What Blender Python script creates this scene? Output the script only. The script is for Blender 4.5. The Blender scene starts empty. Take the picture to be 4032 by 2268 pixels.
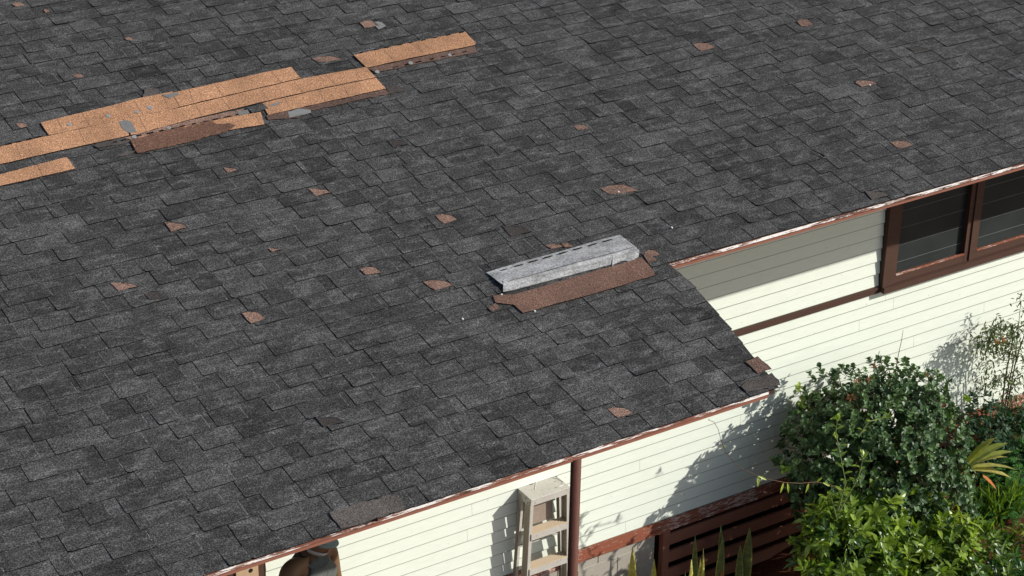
import bpy, bmesh, math, random
import numpy as np
from mathutils import Vector, Matrix, Quaternion
random.seed(7)
S = bpy.context.scene
COL = S.collection
# ------------------------------------------------------------------ camera, sky, sun, exposure
F_PX = 8527.36                                    # focal length in photo pixels (photo 4032 x 2268)
CAM = np.array([-7.94922, -10.42583, 6.64846])
ROT = np.array([[0.84663, -0.53199, 0.01411], [-0.23561, -0.39847, -0.88640], [0.47718, 0.74714, -0.46270]])
TH = 0.157867                                     # roof pitch
cam = bpy.data.cameras.new('camera')
camo = bpy.data.objects.new('camera', cam); COL.objects.link(camo)
m = Matrix.Identity(4)
for i in range(3):
    m[i][0], m[i][1], m[i][2] = ROT[0][i], -ROT[1][i], -ROT[2][i]
    m[i][3] = CAM[i]
camo.matrix_world = m
cam.sensor_width = 36; cam.lens = F_PX/4032*36; cam.clip_end = 500
S.camera = camo
SUN = Vector((-1.15, 1.0, -0.89)).normalized()    # direction the light travels
ELEV = math.asin(-SUN.z); AZ = math.atan2(-SUN.x, -SUN.y)
w = bpy.data.worlds.new('World'); S.world = w; w.use_nodes = True
nt = w.node_tree
bg = nt.nodes['Background']
sky = nt.nodes.new('ShaderNodeTexSky'); sky.sky_type = 'NISHITA'; sky.sun_disc = False
sky.sun_elevation = ELEV; sky.sun_rotation = AZ
nt.links.new(sky.outputs[0], bg.inputs[0]); bg.inputs[1].default_value = 0.125
sl = bpy.data.lights.new('sun', 'SUN'); sl.energy = 4.75; sl.angle = math.radians(0.53); sl.color = (1.0, 0.965, 0.91)
so = bpy.data.objects.new('sun', sl); COL.objects.link(so)
so.rotation_euler = SUN.to_track_quat('-Z', 'Y').to_euler(); so.location = (8, -8, 8)
S.view_settings.view_transform = 'Standard'; S.view_settings.look = 'None'
S.view_settings.exposure = 0.02; S.view_settings.gamma = 1.0

# ------------------------------------------------------------------ measuring helpers
def ray(p): return ROT.T @ np.array([(p[0]-2016)/F_PX, (p[1]-1134)/F_PX, 1.0])
def at(p, y=None, z=None):
    r = ray(p)
    t = (y-CAM[1])/r[1] if y is not None else (z-CAM[2])/r[2]
    return Vector(CAM + r*t)
RN = np.array([0, -math.sin(TH), math.cos(TH)])
def onroof(p):
    r = ray(p); t = -(CAM@RN)/(r@RN); q = CAM + r*t
    return (q[0], q[1]*math.cos(TH)+q[2]*math.sin(TH))
def RP(u, v, h=0.0):
    return (u, v*math.cos(TH)-h*math.sin(TH), v*math.sin(TH)+h*math.cos(TH))
def crop(ox, oy, s): return lambda x, y: (ox+x/s, oy+y/s)
C7 = crop(0, 200, 2.3418); C1 = crop(0, 0, 1.27778); CG = crop(1800, 850, 2.8622); FV = crop(0, 0, 1/1.56522)
C4 = crop(2016, 1134, 1.27778); C6 = crop(1900, 1750, 2.7975); CW = crop(3400, 600, 2.4146)

# ------------------------------------------------------------------ mesh helpers
class MB:
    def __init__(s): s.v = []; s.f = []; s.mi = []; s.t = []
    def vert(s, p): s.v.append(tuple(p)); return len(s.v)-1
    def face(s, pts, mi=0, t=.5):
        i = len(s.v); s.v += [tuple(p) for p in pts]; s.f.append(tuple(range(i, i+len(pts)))); s.mi.append(mi); s.t.append(t)
    def box(s, a, b, mi=0, t=.5, M=None):
        (x0, y0, z0), (x1, y1, z1) = a, b
        c = [(x0,y0,z0),(x1,y0,z0),(x1,y1,z0),(x0,y1,z0),(x0,y0,z1),(x1,y0,z1),(x1,y1,z1),(x0,y1,z1)]
        if M is not None: c = [tuple(M @ Vector(q)) for q in c]
        i = len(s.v); s.v += c
        for q in ((0,3,2,1),(4,5,6,7),(0,1,5,4),(1,2,6,5),(2,3,7,6),(3,0,4,7)):
            s.f.append(tuple(i+k for k in q)); s.mi.append(mi); s.t.append(t)
    def hexa(s, bottom, top, mi=0, t=.5):
        i = len(s.v); s.v += [tuple(p) for p in bottom] + [tuple(p) for p in top]
        for q in ((0,3,2,1),(4,5,6,7),(0,1,5,4),(1,2,6,5),(2,3,7,6),(3,0,4,7)):
            s.f.append(tuple(i+k for k in q)); s.mi.append(mi); s.t.append(t)
    def bar(s, p, q, wx, wy, up=(0,1,0), mi=0, t=.5):
        p = Vector(p); q = Vector(q); d = (q-p).normalized(); a = d.cross(Vector(up)).normalized(); b = a.cross(d)
        B = [p+a*sx*wx/2+b*sy*wy/2 for sx, sy in ((-1,-1),(1,-1),(1,1),(-1,1))]
        T = [q+a*sx*wx/2+b*sy*wy/2 for sx, sy in ((-1,-1),(1,-1),(1,1),(-1,1))]
        s.hexa(B, T, mi, t)
    def tube(s, pts, r, n=8, mi=0, t=.5, caps=True):
        pts = [Vector(p) for p in pts]
        if not hasattr(r, '__len__'): r = [r]*len(pts)
        rings = []; prev = None
        for k, p in enumerate(pts):
            d = (pts[min(k+1, len(pts)-1)]-pts[max(k-1, 0)]).normalized()
            a = prev if prev is not None else (Vector((0,0,1)) if abs(d.z) < .9 else Vector((1,0,0)))
            a = (a-d*a.dot(d)).normalized(); b = d.cross(a); prev = a
            i = len(s.v)
            for j in range(n):
                an = 2*math.pi*j/n
                s.v.append(tuple(p+(a*math.cos(an)+b*math.sin(an))*r[k]))
            rings.append(i)
        for k in range(len(rings)-1):
            for j in range(n):
                s.f.append((rings[k]+j, rings[k]+(j+1)%n, rings[k+1]+(j+1)%n, rings[k+1]+j)); s.mi.append(mi); s.t.append(t)
        if caps:
            s.f.append(tuple(rings[0]+j for j in reversed(range(n)))); s.mi.append(mi); s.t.append(t)
            s.f.append(tuple(rings[-1]+j for j in range(n))); s.mi.append(mi); s.t.append(t)
    def prism(s, poly, w0, w1, mi=0, t=.5, emi=None):
        """polygon in roof (u,v), from height w0 to w1 above the roof plane"""
        area = sum(poly[i][0]*poly[(i+1) % len(poly)][1]-poly[(i+1) % len(poly)][0]*poly[i][1] for i in range(len(poly)))
        if area < 0: poly = poly[::-1]
        h = w1 if callable(w1) else (lambda u, v: w1)
        g = w0 if callable(w0) else (lambda u, v: w0)
        n = len(poly)
        s.face([RP(u, v, h(u, v)) for u, v in poly], mi, t)
        for i in range(n):
            a, b = poly[i], poly[(i+1) % n]
            s.face([RP(*a, g(*a)), RP(*b, g(*b)), RP(*b, h(*b)), RP(*a, h(*a))], mi if emi is None else emi, t)
    def build(s, name, mats, parent=None, smooth=False):
        me = bpy.data.meshes.new(name); me.from_pydata(s.v, [], s.f)
        mats = mats if isinstance(mats, (list, tuple)) else [mats]
        for x in mats: me.materials.append(x)
        me.polygons.foreach_set('material_index', s.mi)
        at_ = me.attributes.new('tone', 'FLOAT', 'FACE'); at_.data.foreach_set('value', s.t)
        if smooth: me.polygons.foreach_set('use_smooth', [True]*len(s.f))
        me.update()
        o = bpy.data.objects.new(name, me); COL.objects.link(o)
        if parent is not None: o.parent = parent
        return o
def tag(o, label=None, cat=None, group=None, kind=None):
    for k, v in (('label', label), ('category', cat), ('group', group), ('kind', kind)):
        if v: o[k] = v
    return o
def empty(name, loc, label, cat, group=None):
    o = bpy.data.objects.new(name, None); COL.objects.link(o); o.location = loc; o.empty_display_size = .1
    return tag(o, label, cat, group)
def settle(root):
    """parts were modelled in world coordinates: bring them into the frame of their thing"""
    off = Vector(root.location)
    for c in root.children:
        c.data.transform(Matrix.Translation(-off))
        for g in c.children: g.data.transform(Matrix.Translation(-off))

# ------------------------------------------------------------------ material helpers
class NT:
    def __init__(s, name):
        s.m = bpy.data.materials.new(name); s.m.use_nodes = True; s.t = s.m.node_tree
        s.b = s.t.nodes['Principled BSDF']; s.out = s.t.nodes['Material Output']
    def n(s, typ, **kw):
        x = s.t.nodes.new(typ)
        for k, v in kw.items(): setattr(x, k, v)
        return x
    def l(s, a, b): s.t.links.new(a, b)
    def coord(s, scale=(1,1,1)):
        tc = s.n('ShaderNodeTexCoord'); mp = s.n('ShaderNodeMapping'); mp.inputs['Scale'].default_value = scale
        s.l(tc.outputs['Object'], mp.inputs[0]); return mp.outputs[0]
    def noise(s, scale, detail=3, rough=.6, vec=None, stretch=(1,1,1)):
        x = s.n('ShaderNodeTexNoise'); x.inputs['Scale'].default_value = scale; x.inputs['Detail'].default_value = detail
        x.inputs['Roughness'].default_value = rough
        s.l(vec if vec is not None else s.coord(stretch), x.inputs['Vector']); return x.outputs['Fac']
    def ramp(s, fac, pts):
        r = s.n('ShaderNodeValToRGB'); e = r.color_ramp.elements
        while len(e) < len(pts): e.new(.5)
        for i, (p, c) in enumerate(pts):
            e[i].position = p; e[i].color = (c, c, c, 1) if not hasattr(c, '__len__') else (*c, 1)
        s.l(fac, r.inputs[0]); return r.outputs[0]
    def mix(s, a, b, fac, mode='MIX'):
        x = s.n('ShaderNodeMix', data_type='RGBA', blend_type=mode)
        for sock, v in ((x.inputs[6], a), (x.inputs[7], b), (x.inputs[0], fac)):
            if hasattr(v, 'is_linked'): s.l(v, sock)
            elif hasattr(v, '__len__'): sock.default_value = (*v, 1)
            else: sock.default_value = v
        return x.outputs[2]
    def attr(s, name): x = s.n('ShaderNodeAttribute', attribute_name=name); return x.outputs['Fac']
    def bump(s, h, strength=.3, dist=.004):
        x = s.n('ShaderNodeBump'); x.inputs['Strength'].default_value = strength; x.inputs['Distance'].default_value = dist
        s.l(h, x.inputs['Height']); s.l(x.outputs[0], s.b.inputs['Normal'])
    def done(s, col, rough=.7, spec=.3, metal=0):
        if hasattr(col, 'is_linked'): s.l(col, s.b.inputs['Base Color'])
        else: s.b.inputs['Base Color'].default_value = (*col, 1)
        s.b.inputs['Roughness'].default_value = rough; s.b.inputs['Specular IOR Level'].default_value = spec
        s.b.inputs['Metallic'].default_value = metal
        return s.m

def granule(name, dark, light, worn=None, wornamt=(.60, .76), gscale=150, speck=0, ragged=False):
    k = NT(name)
    base = k.mix(dark, light, k.attr('tone'))
    g = k.noise(gscale, 3, .75)
    base = k.mix(base, k.ramp(g, [(.34, .25), (.5, .85), (.68, 2.0)]), 1.0, 'MULTIPLY')
    if speck:
        base = k.mix(base, k.ramp(k.noise(105, 3, .85), [(.37, .34), (.50, .88), (.63, 2.2)]), speck, 'MULTIPLY')
    big = k.noise(2.3, 4, .6)
    base = k.mix(base, k.ramp(big, [(.35, .78), (.65, 1.15)]), 1.0, 'MULTIPLY')
    if worn:
        a = k.noise(11, 5, .72, stretch=(.55, 1.5, 1)); b = k.noise(95, 3, .8)
        mul = k.n('ShaderNodeMath', operation='MULTIPLY'); k.l(k.ramp(a, [(wornamt[0]-.12, 0), (wornamt[1], 1)]), mul.inputs[0])
        k.l(k.ramp(b, [(.46, 0), (.62, 1)]), mul.inputs[1])
        base = k.mix(base, worn, mul.outputs[0])
    if ragged: base = k.mix(base, (.05, .047, .045), k.ramp(k.noise(24, 5, .75), [(.58, 0), (.68, .8)]))
    k.bump(g, .5, .003)
    return k.done(base, .95, .12)

M = {}
M['shingle'] = granule('charcoal_shingle', (.034, .033, .031), (.073, .0705, .0665), (.31, .30, .29), speck=1.0)
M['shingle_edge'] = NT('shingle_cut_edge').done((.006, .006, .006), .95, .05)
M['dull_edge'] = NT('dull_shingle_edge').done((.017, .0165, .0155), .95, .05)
k = NT('worn_lit_shingle_edge'); c = k.mix((.05, .048, .045), (.24, .235, .225), k.ramp(k.noise(55, 4, .8), [(.42, 0), (.60, 1)])); M['worn_lit_edge'] = k.done(c, .95, .1)
M['orange'] = granule('unfaded_orange_granules', (.35, .182, .098), (.51, .275, .152), gscale=150, speck=.3)
M['orange_dark'] = granule('brown_granules', (.115, .060, .041), (.17, .092, .062), gscale=140, speck=.3)
M['brown'] = granule('brown_underlayer', (.10, .062, .049), (.235, .145, .108), gscale=120, speck=.25, ragged=True)
M['rust'] = granule('rust_brown_granules', (.125, .072, .053), (.185, .108, .078), gscale=140, speck=.2)
M['taupe'] = granule('worn_taupe_granules', (.055, .047, .042), (.098, .085, .075), gscale=140)
k = NT('grey_sealant_patch'); c = k.mix((.13, .125, .115), (.27, .27, .255), k.attr('tone')); c = k.mix(c, (.10, .095, .09), k.ramp(k.noise(26, 5, .75), [(.50, 0), (.68, .6)])); M['grey_patch'] = k.done(c, .9, .1)
M['pale'] = NT('pale_speck').done((.70, .68, .64), .7, .2)
k = NT('shingle_grey_backing'); c = k.mix((.20, .197, .19), (.42, .415, .40), k.ramp(k.noise(7, 5, .75, stretch=(.6, 1.6, 1)), [(.35, 0), (.65, 1)]))
c = k.mix(c, k.ramp(k.noise(70, 4, .85), [(.36, .5), (.64, 1.35)]), 1.0, 'MULTIPLY'); M['backing'] = k.done(c, .85, .2)

k = NT('pale_sage_paint'); a = k.noise(1.4, 4, .6); b = k.noise(60, 3, .6, stretch=(.15, 1, 1))
c = k.mix((.705, .755, .64), (.765, .81, .705), a)
c = k.mix(c, k.ramp(b, [(.3, .955), (.7, 1.02)]), 1.0, 'MULTIPLY')
sp = k.noise(38, 2, .5); c = k.mix(c, (.36, .35, .29), k.ramp(sp, [(.735, 0), (.77, .55)]))
d = k.noise(3.1, 5, .7, stretch=(.5, 1, 1.4)); c = k.mix(c, (.62, .62, .53), k.ramp(d, [(.60, 0), (.80, .35)]))
M['paint'] = k.done(c, .55, .3)
k = NT('siding_gap_shade'); M['gap'] = k.done(k.mix((.16, .165, .14), (.42, .44, .37), k.noise(1.7, 4, .7, stretch=(1, 1, 9))), .9, .1)

def flaking(name, base, base2, flake, thr, stretch=(2.2, 18, 18), rot=None):
    k = NT(name); c = k.mix(base, base2, k.noise(14, 4, .7, stretch=(.4, 2, 2)))
    if rot: c = k.mix(c, rot, k.ramp(k.noise(3.4, 5, .75, stretch=(.8, 4, 4)), [(.50, 0), (.60, 1)]))
    r = k.noise(1.5, 3, .6, stretch=(1, .2, .2)); f = k.noise(5.0, 6, .8, stretch=stretch)
    ad = k.n('ShaderNodeMath', operation='ADD'); k.l(f, ad.inputs[0])
    sc = k.n('ShaderNodeMath', operation='MULTIPLY'); k.l(r, sc.inputs[0]); sc.inputs[1].default_value = .68; k.l(sc.outputs[0], ad.inputs[1])
    c = k.mix(c, flake, k.ramp(ad.outputs[0], [(thr, 0), (thr+.02, 1)]))
    k.bump(ad.outputs[0], .5, .004)
    return k.done(c, .65, .25)
M['fascia'] = flaking('flaking_red_brown_paint', (.25, .105, .070), (.16, .068, .048), (.80, .77, .73), .83, stretch=(1.3, 15, 15), rot=(.05, .028, .022))
M['fascia_low'] = flaking('red_brown_paint', (.29, .120, .078), (.21, .086, .058), (.72, .58, .50), 1.0)
M['beam'] = flaking('weathered_red_brown_paint', (.30, .100, .055), (.22, .075, .042), (.66, .54, .48), .95, stretch=(3, 22, 22))
M['trim'] = flaking('dark_brown_paint', (.090, .047, .033), (.06, .031, .022), (.25, .17, .13), 1.04)
M['post'] = flaking('post_red_brown_paint', (.125, .045, .028), (.085, .032, .021), (.35, .22, .17), 1.06, stretch=(14, 14, 3))
M['lattice'] = flaking('lattice_red_brown_paint', (.31, .130, .082), (.23, .094, .061), (.4, .3, .25), 1.05, stretch=(3, 20, 20))
k = NT('window_glass'); c = k.mix((.018, .022, .021), (.046, .055, .053), k.noise(2.6, 4, .6))
M['glass'] = k.done(c, .22, .22)
M['louver'] = NT('louver_edge').done((.14, .15, .15), .5, .3)
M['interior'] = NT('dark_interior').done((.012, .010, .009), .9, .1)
k = NT('concrete_block'); c = k.mix((.34, .31, .255), (.43, .40, .335), k.noise(6, 5, .7))
c = k.mix(c, k.ramp(k.noise(110, 3, .8), [(.3, .8), (.7, 1.12)]), 1.0, 'MULTIPLY'); k.bump(k.noise(110, 3, .8), .3, .003); M['block'] = k.done(c, .9, .15)
M['mortar'] = NT('mortar').done((.50, .47, .41), .9, .1)
k = NT('red_soil'); c = k.mix((.10, .036, .018), (.24, .092, .045), k.noise(7, 6, .75))
c = k.mix(c, k.ramp(k.noise(60, 4, .8), [(.3, .45), (.7, 1.3)]), 1.0, 'MULTIPLY'); k.bump(k.noise(40, 5, .8), 1.0, .02); M['soil'] = k.done(c, .95, .1)
k = NT('aged_aluminium'); c = k.mix((.47, .44, .38), (.62, .60, .54), k.noise(9, 5, .7))
c = k.mix(c, (.23, .17, .11), k.ramp(k.noise(34, 4, .8), [(.58, 0), (.72, .8)])); M['alu'] = k.done(c, .5, .4, .15)
k = NT('ladder_rail_fibreglass'); c = k.mix((.45, .39, .29), (.30, .25, .18), k.noise(16, 5, .7, stretch=(6, 6, .7))); M['rail'] = k.done(c, .6, .3)
k = NT('dirty_step'); c = k.mix((.60, .49, .34), (.46, .36, .25), k.noise(26, 5, .8)); c = k.mix(c, (.20, .13, .08), k.ramp(k.noise(60, 3, .8), [(.60, 0), (.72, .7)])); M['step'] = k.done(c, .7, .25)
k = NT('rusty_panel'); c = k.mix((.36, .30, .245), (.22, .16, .12), k.noise(30, 5, .75, stretch=(.7, 1, 2))); M['panel'] = k.done(c, .7, .3)
M['hole'] = NT('dark_hole').done((.02, .018, .015), .9, .1)
k = NT('bare_timber'); c = k.mix((.52, .38, .24), (.40, .28, .17), k.noise(9, 4, .7, stretch=(5, 5, .5))); M['timber'] = k.done(c, .7, .2)

def leafmat(name, dark, light, trans=.25, rough=.38, spec=.5):
    k = NT(name); c = k.mix(dark, light, k.attr('tone'))
    c = k.mix(c, k.ramp(k.noise(22, 3, .6), [(.3, .75), (.7, 1.2)]), 1.0, 'MULTIPLY')
    k.done(c, rough, spec)
    tr = k.n('ShaderNodeBsdfTranslucent'); k.l(k.mix(c, (1.5, 1.7, .6), 1.0, 'MULTIPLY'), tr.inputs[0])
    ms = k.n('ShaderNodeMixShader'); ms.inputs[0].default_value = trans
    k.l(k.b.outputs[0], ms.inputs[1]); k.l(tr.outputs[0], ms.inputs[2]); k.l(ms.outputs[0], k.out.inputs[0])
    return k.m
M['leaf_dark'] = leafmat('dark_glossy_leaf', (.020, .058, .020), (.130, .215, .080), .16, .42, .45)
M['leaf_bright'] = leafmat('bright_glossy_leaf', (.018, .070, .013), (.27, .37, .045), .30, .34, .5)
M['leaf_lime'] = leafmat('lime_leaf', (.13, .24, .03), (.34, .40, .07), .35, .42, .4)
M['leaf_fern'] = leafmat('fern_green', (.035, .13, .03), (.12, .30, .06), .30, .5, .3)
M['leaf_deep'] = leafmat('deep_green_leaf', (.018, .05, .025), (.05, .11, .055), .25, .5, .3)
M['leaf_nandina'] = leafmat('olive_leaf', (.030, .055, .018), (.12, .16, .045), .25, .45, .4)
M['leaf_gold'] = leafmat('yellow_green_strap_leaf', (.19, .23, .045), (.40, .34, .09), .35, .45, .4)
M['leaf_red'] = leafmat('orange_leaf', (.45, .11, .03), (.55, .22, .06), .3, .5, .3)
M['flower'] = leafmat('rust_seed_head', (.22, .075, .035), (.42, .17, .09), .2, .7, .2)
M['twig'] = NT('twig_bark').done((.10, .065, .042), .9, .1)
M['twig_green'] = NT('green_stem').done((.15, .19, .07), .8, .1)
k = NT('snake_leaf'); tc = k.attr('tone'); c = k.mix((.13, .17, .045), (.72, .64, .13), tc)
c = k.mix(c, k.ramp(k.noise(13, 4, .7, stretch=(1, 1, 2.5)), [(.35, .55), (.6, 1.1)]), 1.0, 'MULTIPLY'); M['snake'] = k.done(c, .42, .4)

# ------------------------------------------------------------------ the ground
YW = 1.6                                            # front face of the house wall
def ground_z(x, y): return -4.5 + max(0., min(x-1.05, 5.0))*.237 - (.55*min(1, max(0, (y-1.62)/.3)))
b = MB()
xs = [-60, -20, -8, -4, -2, 0] + [.3*i+.4 for i in range(24)] + [9, 14, 30, 70]
ys = [-60, -25, -10, -5, -3, -2] + [.2*i-1.8 for i in range(17)] + [1.62, 1.92] + [.3*i+2.2 for i in range(10)] + [6, 9, 14, 30, 70]
rg = random.Random(3)
gi = [[b.vert((x, y, ground_z(x, y)+(rg.uniform(-.025, .025) if 0 < x < 8 and -3 < y < 6 else 0))) for y in ys] for x in xs]
for i in range(len(xs)-1):
    for j in range(len(ys)-1):
        b.f.append((gi[i][j], gi[i+1][j], gi[i+1][j+1], gi[i][j+1])); b.mi.append(0); b.t.append(.5)
soil = b.build('soil', M['soil'], smooth=True); soil['kind'] = 'structure'

# ------------------------------------------------------------------ the house
house = empty('house', (0, 0, 0), 'pale sage weatherboard house under a weathered dark shingle roof', 'house')
U0, U1 = -9.0, 11.0
VE, VL, VR = .055, -1.372, 6.6                      # upper eave, lower eave, ridge
rows = [VL+.1591*i for i in range(9)]; v = .06
while v < VR: rows.append(v); v += .1631
def rake(v):                                        # right edge of the lower roof
    return .005 if v > -.3 else .005+(v+.3)*.135
rr = random.Random(11)
rb = MB()
def wbase(v, v0, e): return .006*(1-(v-v0)/e)+.0012
for ri, v0 in enumerate(rows):
    e = (rows[ri+1]-v0) if ri+1 < len(rows) else .163
    v1 = v0+e+.012
    pd = .72 if v0 < .5 else min(.95, .72+(v0-.5)*.12)
    jv = lambda: rr.uniform(-.0025, .0025)
    uend = U1 if ri >= 9 else None
    u = U0-rr.uniform(0, .4); tab = rr.random() < .5
    prevt = .5
    while True:
        wd = rr.choice([.09, .13, .16, .18, .20, .24, .28]) + rr.uniform(-.02, .02) if tab else rr.choice([.06, .10, .13, .15, .18, .22]) + rr.uniform(-.02, .02)
        if rr.random() < .05: wd = .035
        ua, ub = u, u+wd
        last = False
        if uend is None:
            rk = rake(v0)+rr.uniform(-.008, .012)
            if ub > rk-.03: ub = rk; last = True
        elif ub > uend: ub = uend; last = True
        tone = min(1, max(0, rr.gauss(.48, .20))) if rr.random() > .07 else rr.uniform(1.2, 2.0)
        ubt = ub if not (last and uend is None) else rake(v1)
        vb = v0+jv()
        if not tab:
            wa = .0048; sag = rr.uniform(-.001, .001)
            rb.face([RP(ua, vb, wa+sag), RP(ub, vb, wa+sag), RP(ubt, v1, .0012), RP(ua, v1, .0012)], 0, tone)
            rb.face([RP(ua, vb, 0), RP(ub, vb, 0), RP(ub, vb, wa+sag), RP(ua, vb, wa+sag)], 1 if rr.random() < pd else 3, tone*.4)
            if last: rb.face([RP(ub, vb, 0), RP(ubt, v1, 0), RP(ubt, v1, .0012), RP(ub, vb, wa)], 1, tone)
        else:
            lift = rr.uniform(.002, .006) if rr.random() < .15 else rr.uniform(0, .001)
            wb_, wt_ = .0078, .0036
            c = rr.uniform(.008, .022) if rr.random() < .45 else rr.uniform(.002, .007); cr = rr.uniform(.002, .006)
            lean = rr.uniform(-.006, .006)
            front = rr.random() > pd
            def hh(vv): return wb_+(wt_-wb_)*(vv-v0)/(v1-v0)
            P = [(ua+c, vb, hh(vb)+lift*.8), (ub-cr, vb, hh(vb)), (ub, vb+cr, hh(vb+cr)), (ubt+lean*(not last), v1, wt_), (ua+lean, v1, wt_), (ua+lean*.4, vb+e*.5, hh(vb+e*.5)+.001), (ua, vb+c*.75, hh(vb+c)+lift)]
            rb.face([RP(*q) for q in P], 0, tone)
            n = len(P)
            for i in range(n):
                p, q = P[i], P[(i+1) % n]
                if i == 3: continue
                dk = not (i in (1, 2) or (i == 0 and front))
                rb.face([RP(p[0], p[1], 0), RP(q[0], q[1], 0), RP(*q), RP(*p)], 1 if dk else (0 if i in (1, 2) else 3), min(1, tone+.5) if i in (1, 2) else tone*.4)  # right-hand sides toned lighter for the sun they catch
            if rr.random() < .95:                         # worn right edge catching the sun, painted as a pale strip
                ta = rr.uniform(0, .35); tb_ = rr.uniform(.55, 1)
                va_, vb2 = vb+cr+(v1-vb-cr)*ta, vb+cr+(v1-vb-cr)*tb_; we = rr.uniform(.002, .006)
                rb.face([RP(ub-we, va_, hh(va_)+.0007), RP(ub+.0005, va_, hh(va_)+.0005), RP(ub+.0005, vb2, hh(vb2)+.0005), RP(ub-we*.6, vb2, hh(vb2)+.0007)], 2, rr.random())
            # gap and tab shadow on the left, painted as a black strip
            g = rr.uniform(.003, .008)
            rb.face([RP(ua-g+.003, vb-.0005, .0062), RP(ua+.007, vb-.0005, .0062), RP(ua+.004, v1-.008, .0022), RP(ua-g*.3, v1-.008, .0022)], 1, 0)
        if last: break
        u = ub; tab = not tab if rr.random() < .88 else tab
roof = rb.build('roof', [M['shingle'], M['shingle_edge'], M['worn_lit_edge'], M['dull_edge']], house)
# roof deck under the shingles, back slope, ridge
db = MB()
def slab(poly, w0, w1): db.prism(poly, w0, w1, 0)
slab([(U0+.02, VE+.005), (U1-.02, VE+.005), (U1-.02, VR+.15), (U0+.02, VR+.15)], -.045, -.001)
slab([(U0+.02, VL+.012), (-.165, VL+.012), (-.015, VE+.004), (U0+.02, VE+.004)], -.045, -.001)
yr, zr = RP(0, VR+.15)[1:]
db.hexa([(U0, yr+.002, zr-.05), (U1, yr+.002, zr-.05), (U1, yr+7.9, zr-1.3), (U0, yr+7.9, zr-1.3)], [(U0, yr+.002, zr), (U1, yr+.002, zr), (U1, yr+7.9, zr-1.25), (U0, yr+7.9, zr-1.25)])
db.build('roof_deck', M['trim'], house)

# exposed and torn shingles (children of the roof)
cg = random.Random(5)
WO = .0165
def roofpoly(cf, pts): return [onroof(cf(*p)) for p in pts]
def ragged(poly, amt=.006, step=.05, skip=()):
    out = []
    for i, a in enumerate(poly):
        b_ = poly[(i+1) % len(poly)]
        L = math.hypot(b_[0]-a[0], b_[1]-a[1]); n = max(1, int(L/step))
        for j in range(n):
            t = j/n; q = (a[0]+(b_[0]-a[0])*t, a[1]+(b_[1]-a[1])*t)
            if j and i not in skip: q = (q[0]+cg.uniform(-amt, amt), q[1]+cg.uniform(-amt, amt))
            out.append(q)
    return out
def strip(name, mat, cf, pts, w=WO, th=None, tone=.5, rag=.003, label=None, joints=(), dashes=None, skip=(), bottom_dark=True):
    b = MB(); poly = roofpoly(cf, pts); flat = name == 'torn_patch'
    th = th or (.002 if flat else .005)
    b.prism(ragged(poly, rag, .04 if flat else .07, skip), w-th, w, 0, tone, 0 if flat else 1)
    for (x0, y0, x1, y1) in joints:                 # hairline joints pressed into the strip
        p, q = onroof(cf(x0, y0)), onroof(cf(x1, y1))
        b.prism([(p[0]-.0014, p[1]), (p[0]+.0014, p[1]), (q[0]+.0014, q[1]), (q[0]-.0014, q[1])], w, w+.0006, 2)
    if dashes:
        (x0, y0, x1, y1, n, ln) = dashes
        p, q = onroof(cf(x0, y0)), onroof(cf(x1, y1))
        for i in range(n):
            t = (i+.5+cg.uniform(-.1, .1))/n; uu = p[0]+(q[0]-p[0])*t; vv = p[1]+(q[1]-p[1])*t; l2 = ln*cg.uniform(.35, .6); hh = cg.uniform(.006, .010)
            b.prism([(uu-l2, vv-hh), (uu+l2*.8, vv-hh*.9), (uu+l2, vv+hh*.5), (uu+l2*.5, vv+hh), (uu-l2*.9, vv+hh*.8)], w+.0005, w+.0012, 1)
    o = b.build(name, [mat, M['shingle_edge'], M['rust']], roof)
    if label: o['label'] = label
    return o
def jt(*xs): return xs
# rows of unfaded orange shingle uncovered near the upper left of the roof
strip('exposed_shingle', M['orange'], C1, [(205,627),(520,551),(700,503),(800,484),(868,470),(906,548),(690,597),(247,690)], .0175, tone=.45, label='orange strip with pale sealant dots',
      joints=[(285,607,318,668),(412,577,452,642),(672,515,720,588),(815,487,850,556)])
strip('exposed_shingle', M['orange'], C1, [(866,479),(1180,408),(1465,347),(1512,404),(1200,478),(906,548)], .0200, tone=.5, label='orange strip between two dark rows, upper of the middle pair',
      joints=[(950,462,975,528),(1078,433,1125,497),(1365,370,1412,428)])
strip('exposed_shingle', M['orange'], C1, [(-90,764),(0,745),(245,692),(460,645),(615,608),(650,690),(600,702),(330,760),(0,835),(-90,856)], .0160, tone=.6, label='long orange strip running off the left edge',
      joints=[(80,735,105,805),(395,660,430,730)], dashes=(-30,752,220,693,5,.045))
strip('exposed_shingle', M['orange'], C1, [(618,606),(905,551),(1200,480),(1512,406),(1842,345),(1890,398),(1640,448),(1305,525),(960,610),(697,682),(660,688)], .0168, tone=.45, label='longest orange strip in the middle of the patch',
      joints=[(700,598,735,668),(985,540,1020,602),(1115,505,1160,562),(1480,420,1525,473),(1790,360,1815,410),(1640,388,1690,440)])
strip('exposed_shingle', M['orange'], C1, [(1318,528),(1600,462),(1892,402),(1940,455),(1640,522),(1350,588)], .0172, tone=.5, label='orange strip at the right end of the middle patch', joints=[(1430,500,1462,562),(1600,462,1640,522),(1725,437,1755,497)])
strip('torn_patch', M['brown'], C1, [(1338,590),(1640,524),(1940,458),(1960,478),(1700,535),(1560,565),(1500,600),(1350,612)], .0150, tone=.15, rag=.008, label='dull brown underlayer below the orange strip')
strip('torn_patch', M['taupe'], C1, [(1942,452),(1985,430),(2040,462),(1960,480)], .0146, tone=.1, rag=.006)
strip('torn_patch', M['grey_patch'], C1, [(1448,572),(1500,556),(1562,562),(1565,575),(1500,592),(1455,600)], .0164, tone=.55, rag=.006, label='pale grey smear of sealant')
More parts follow.
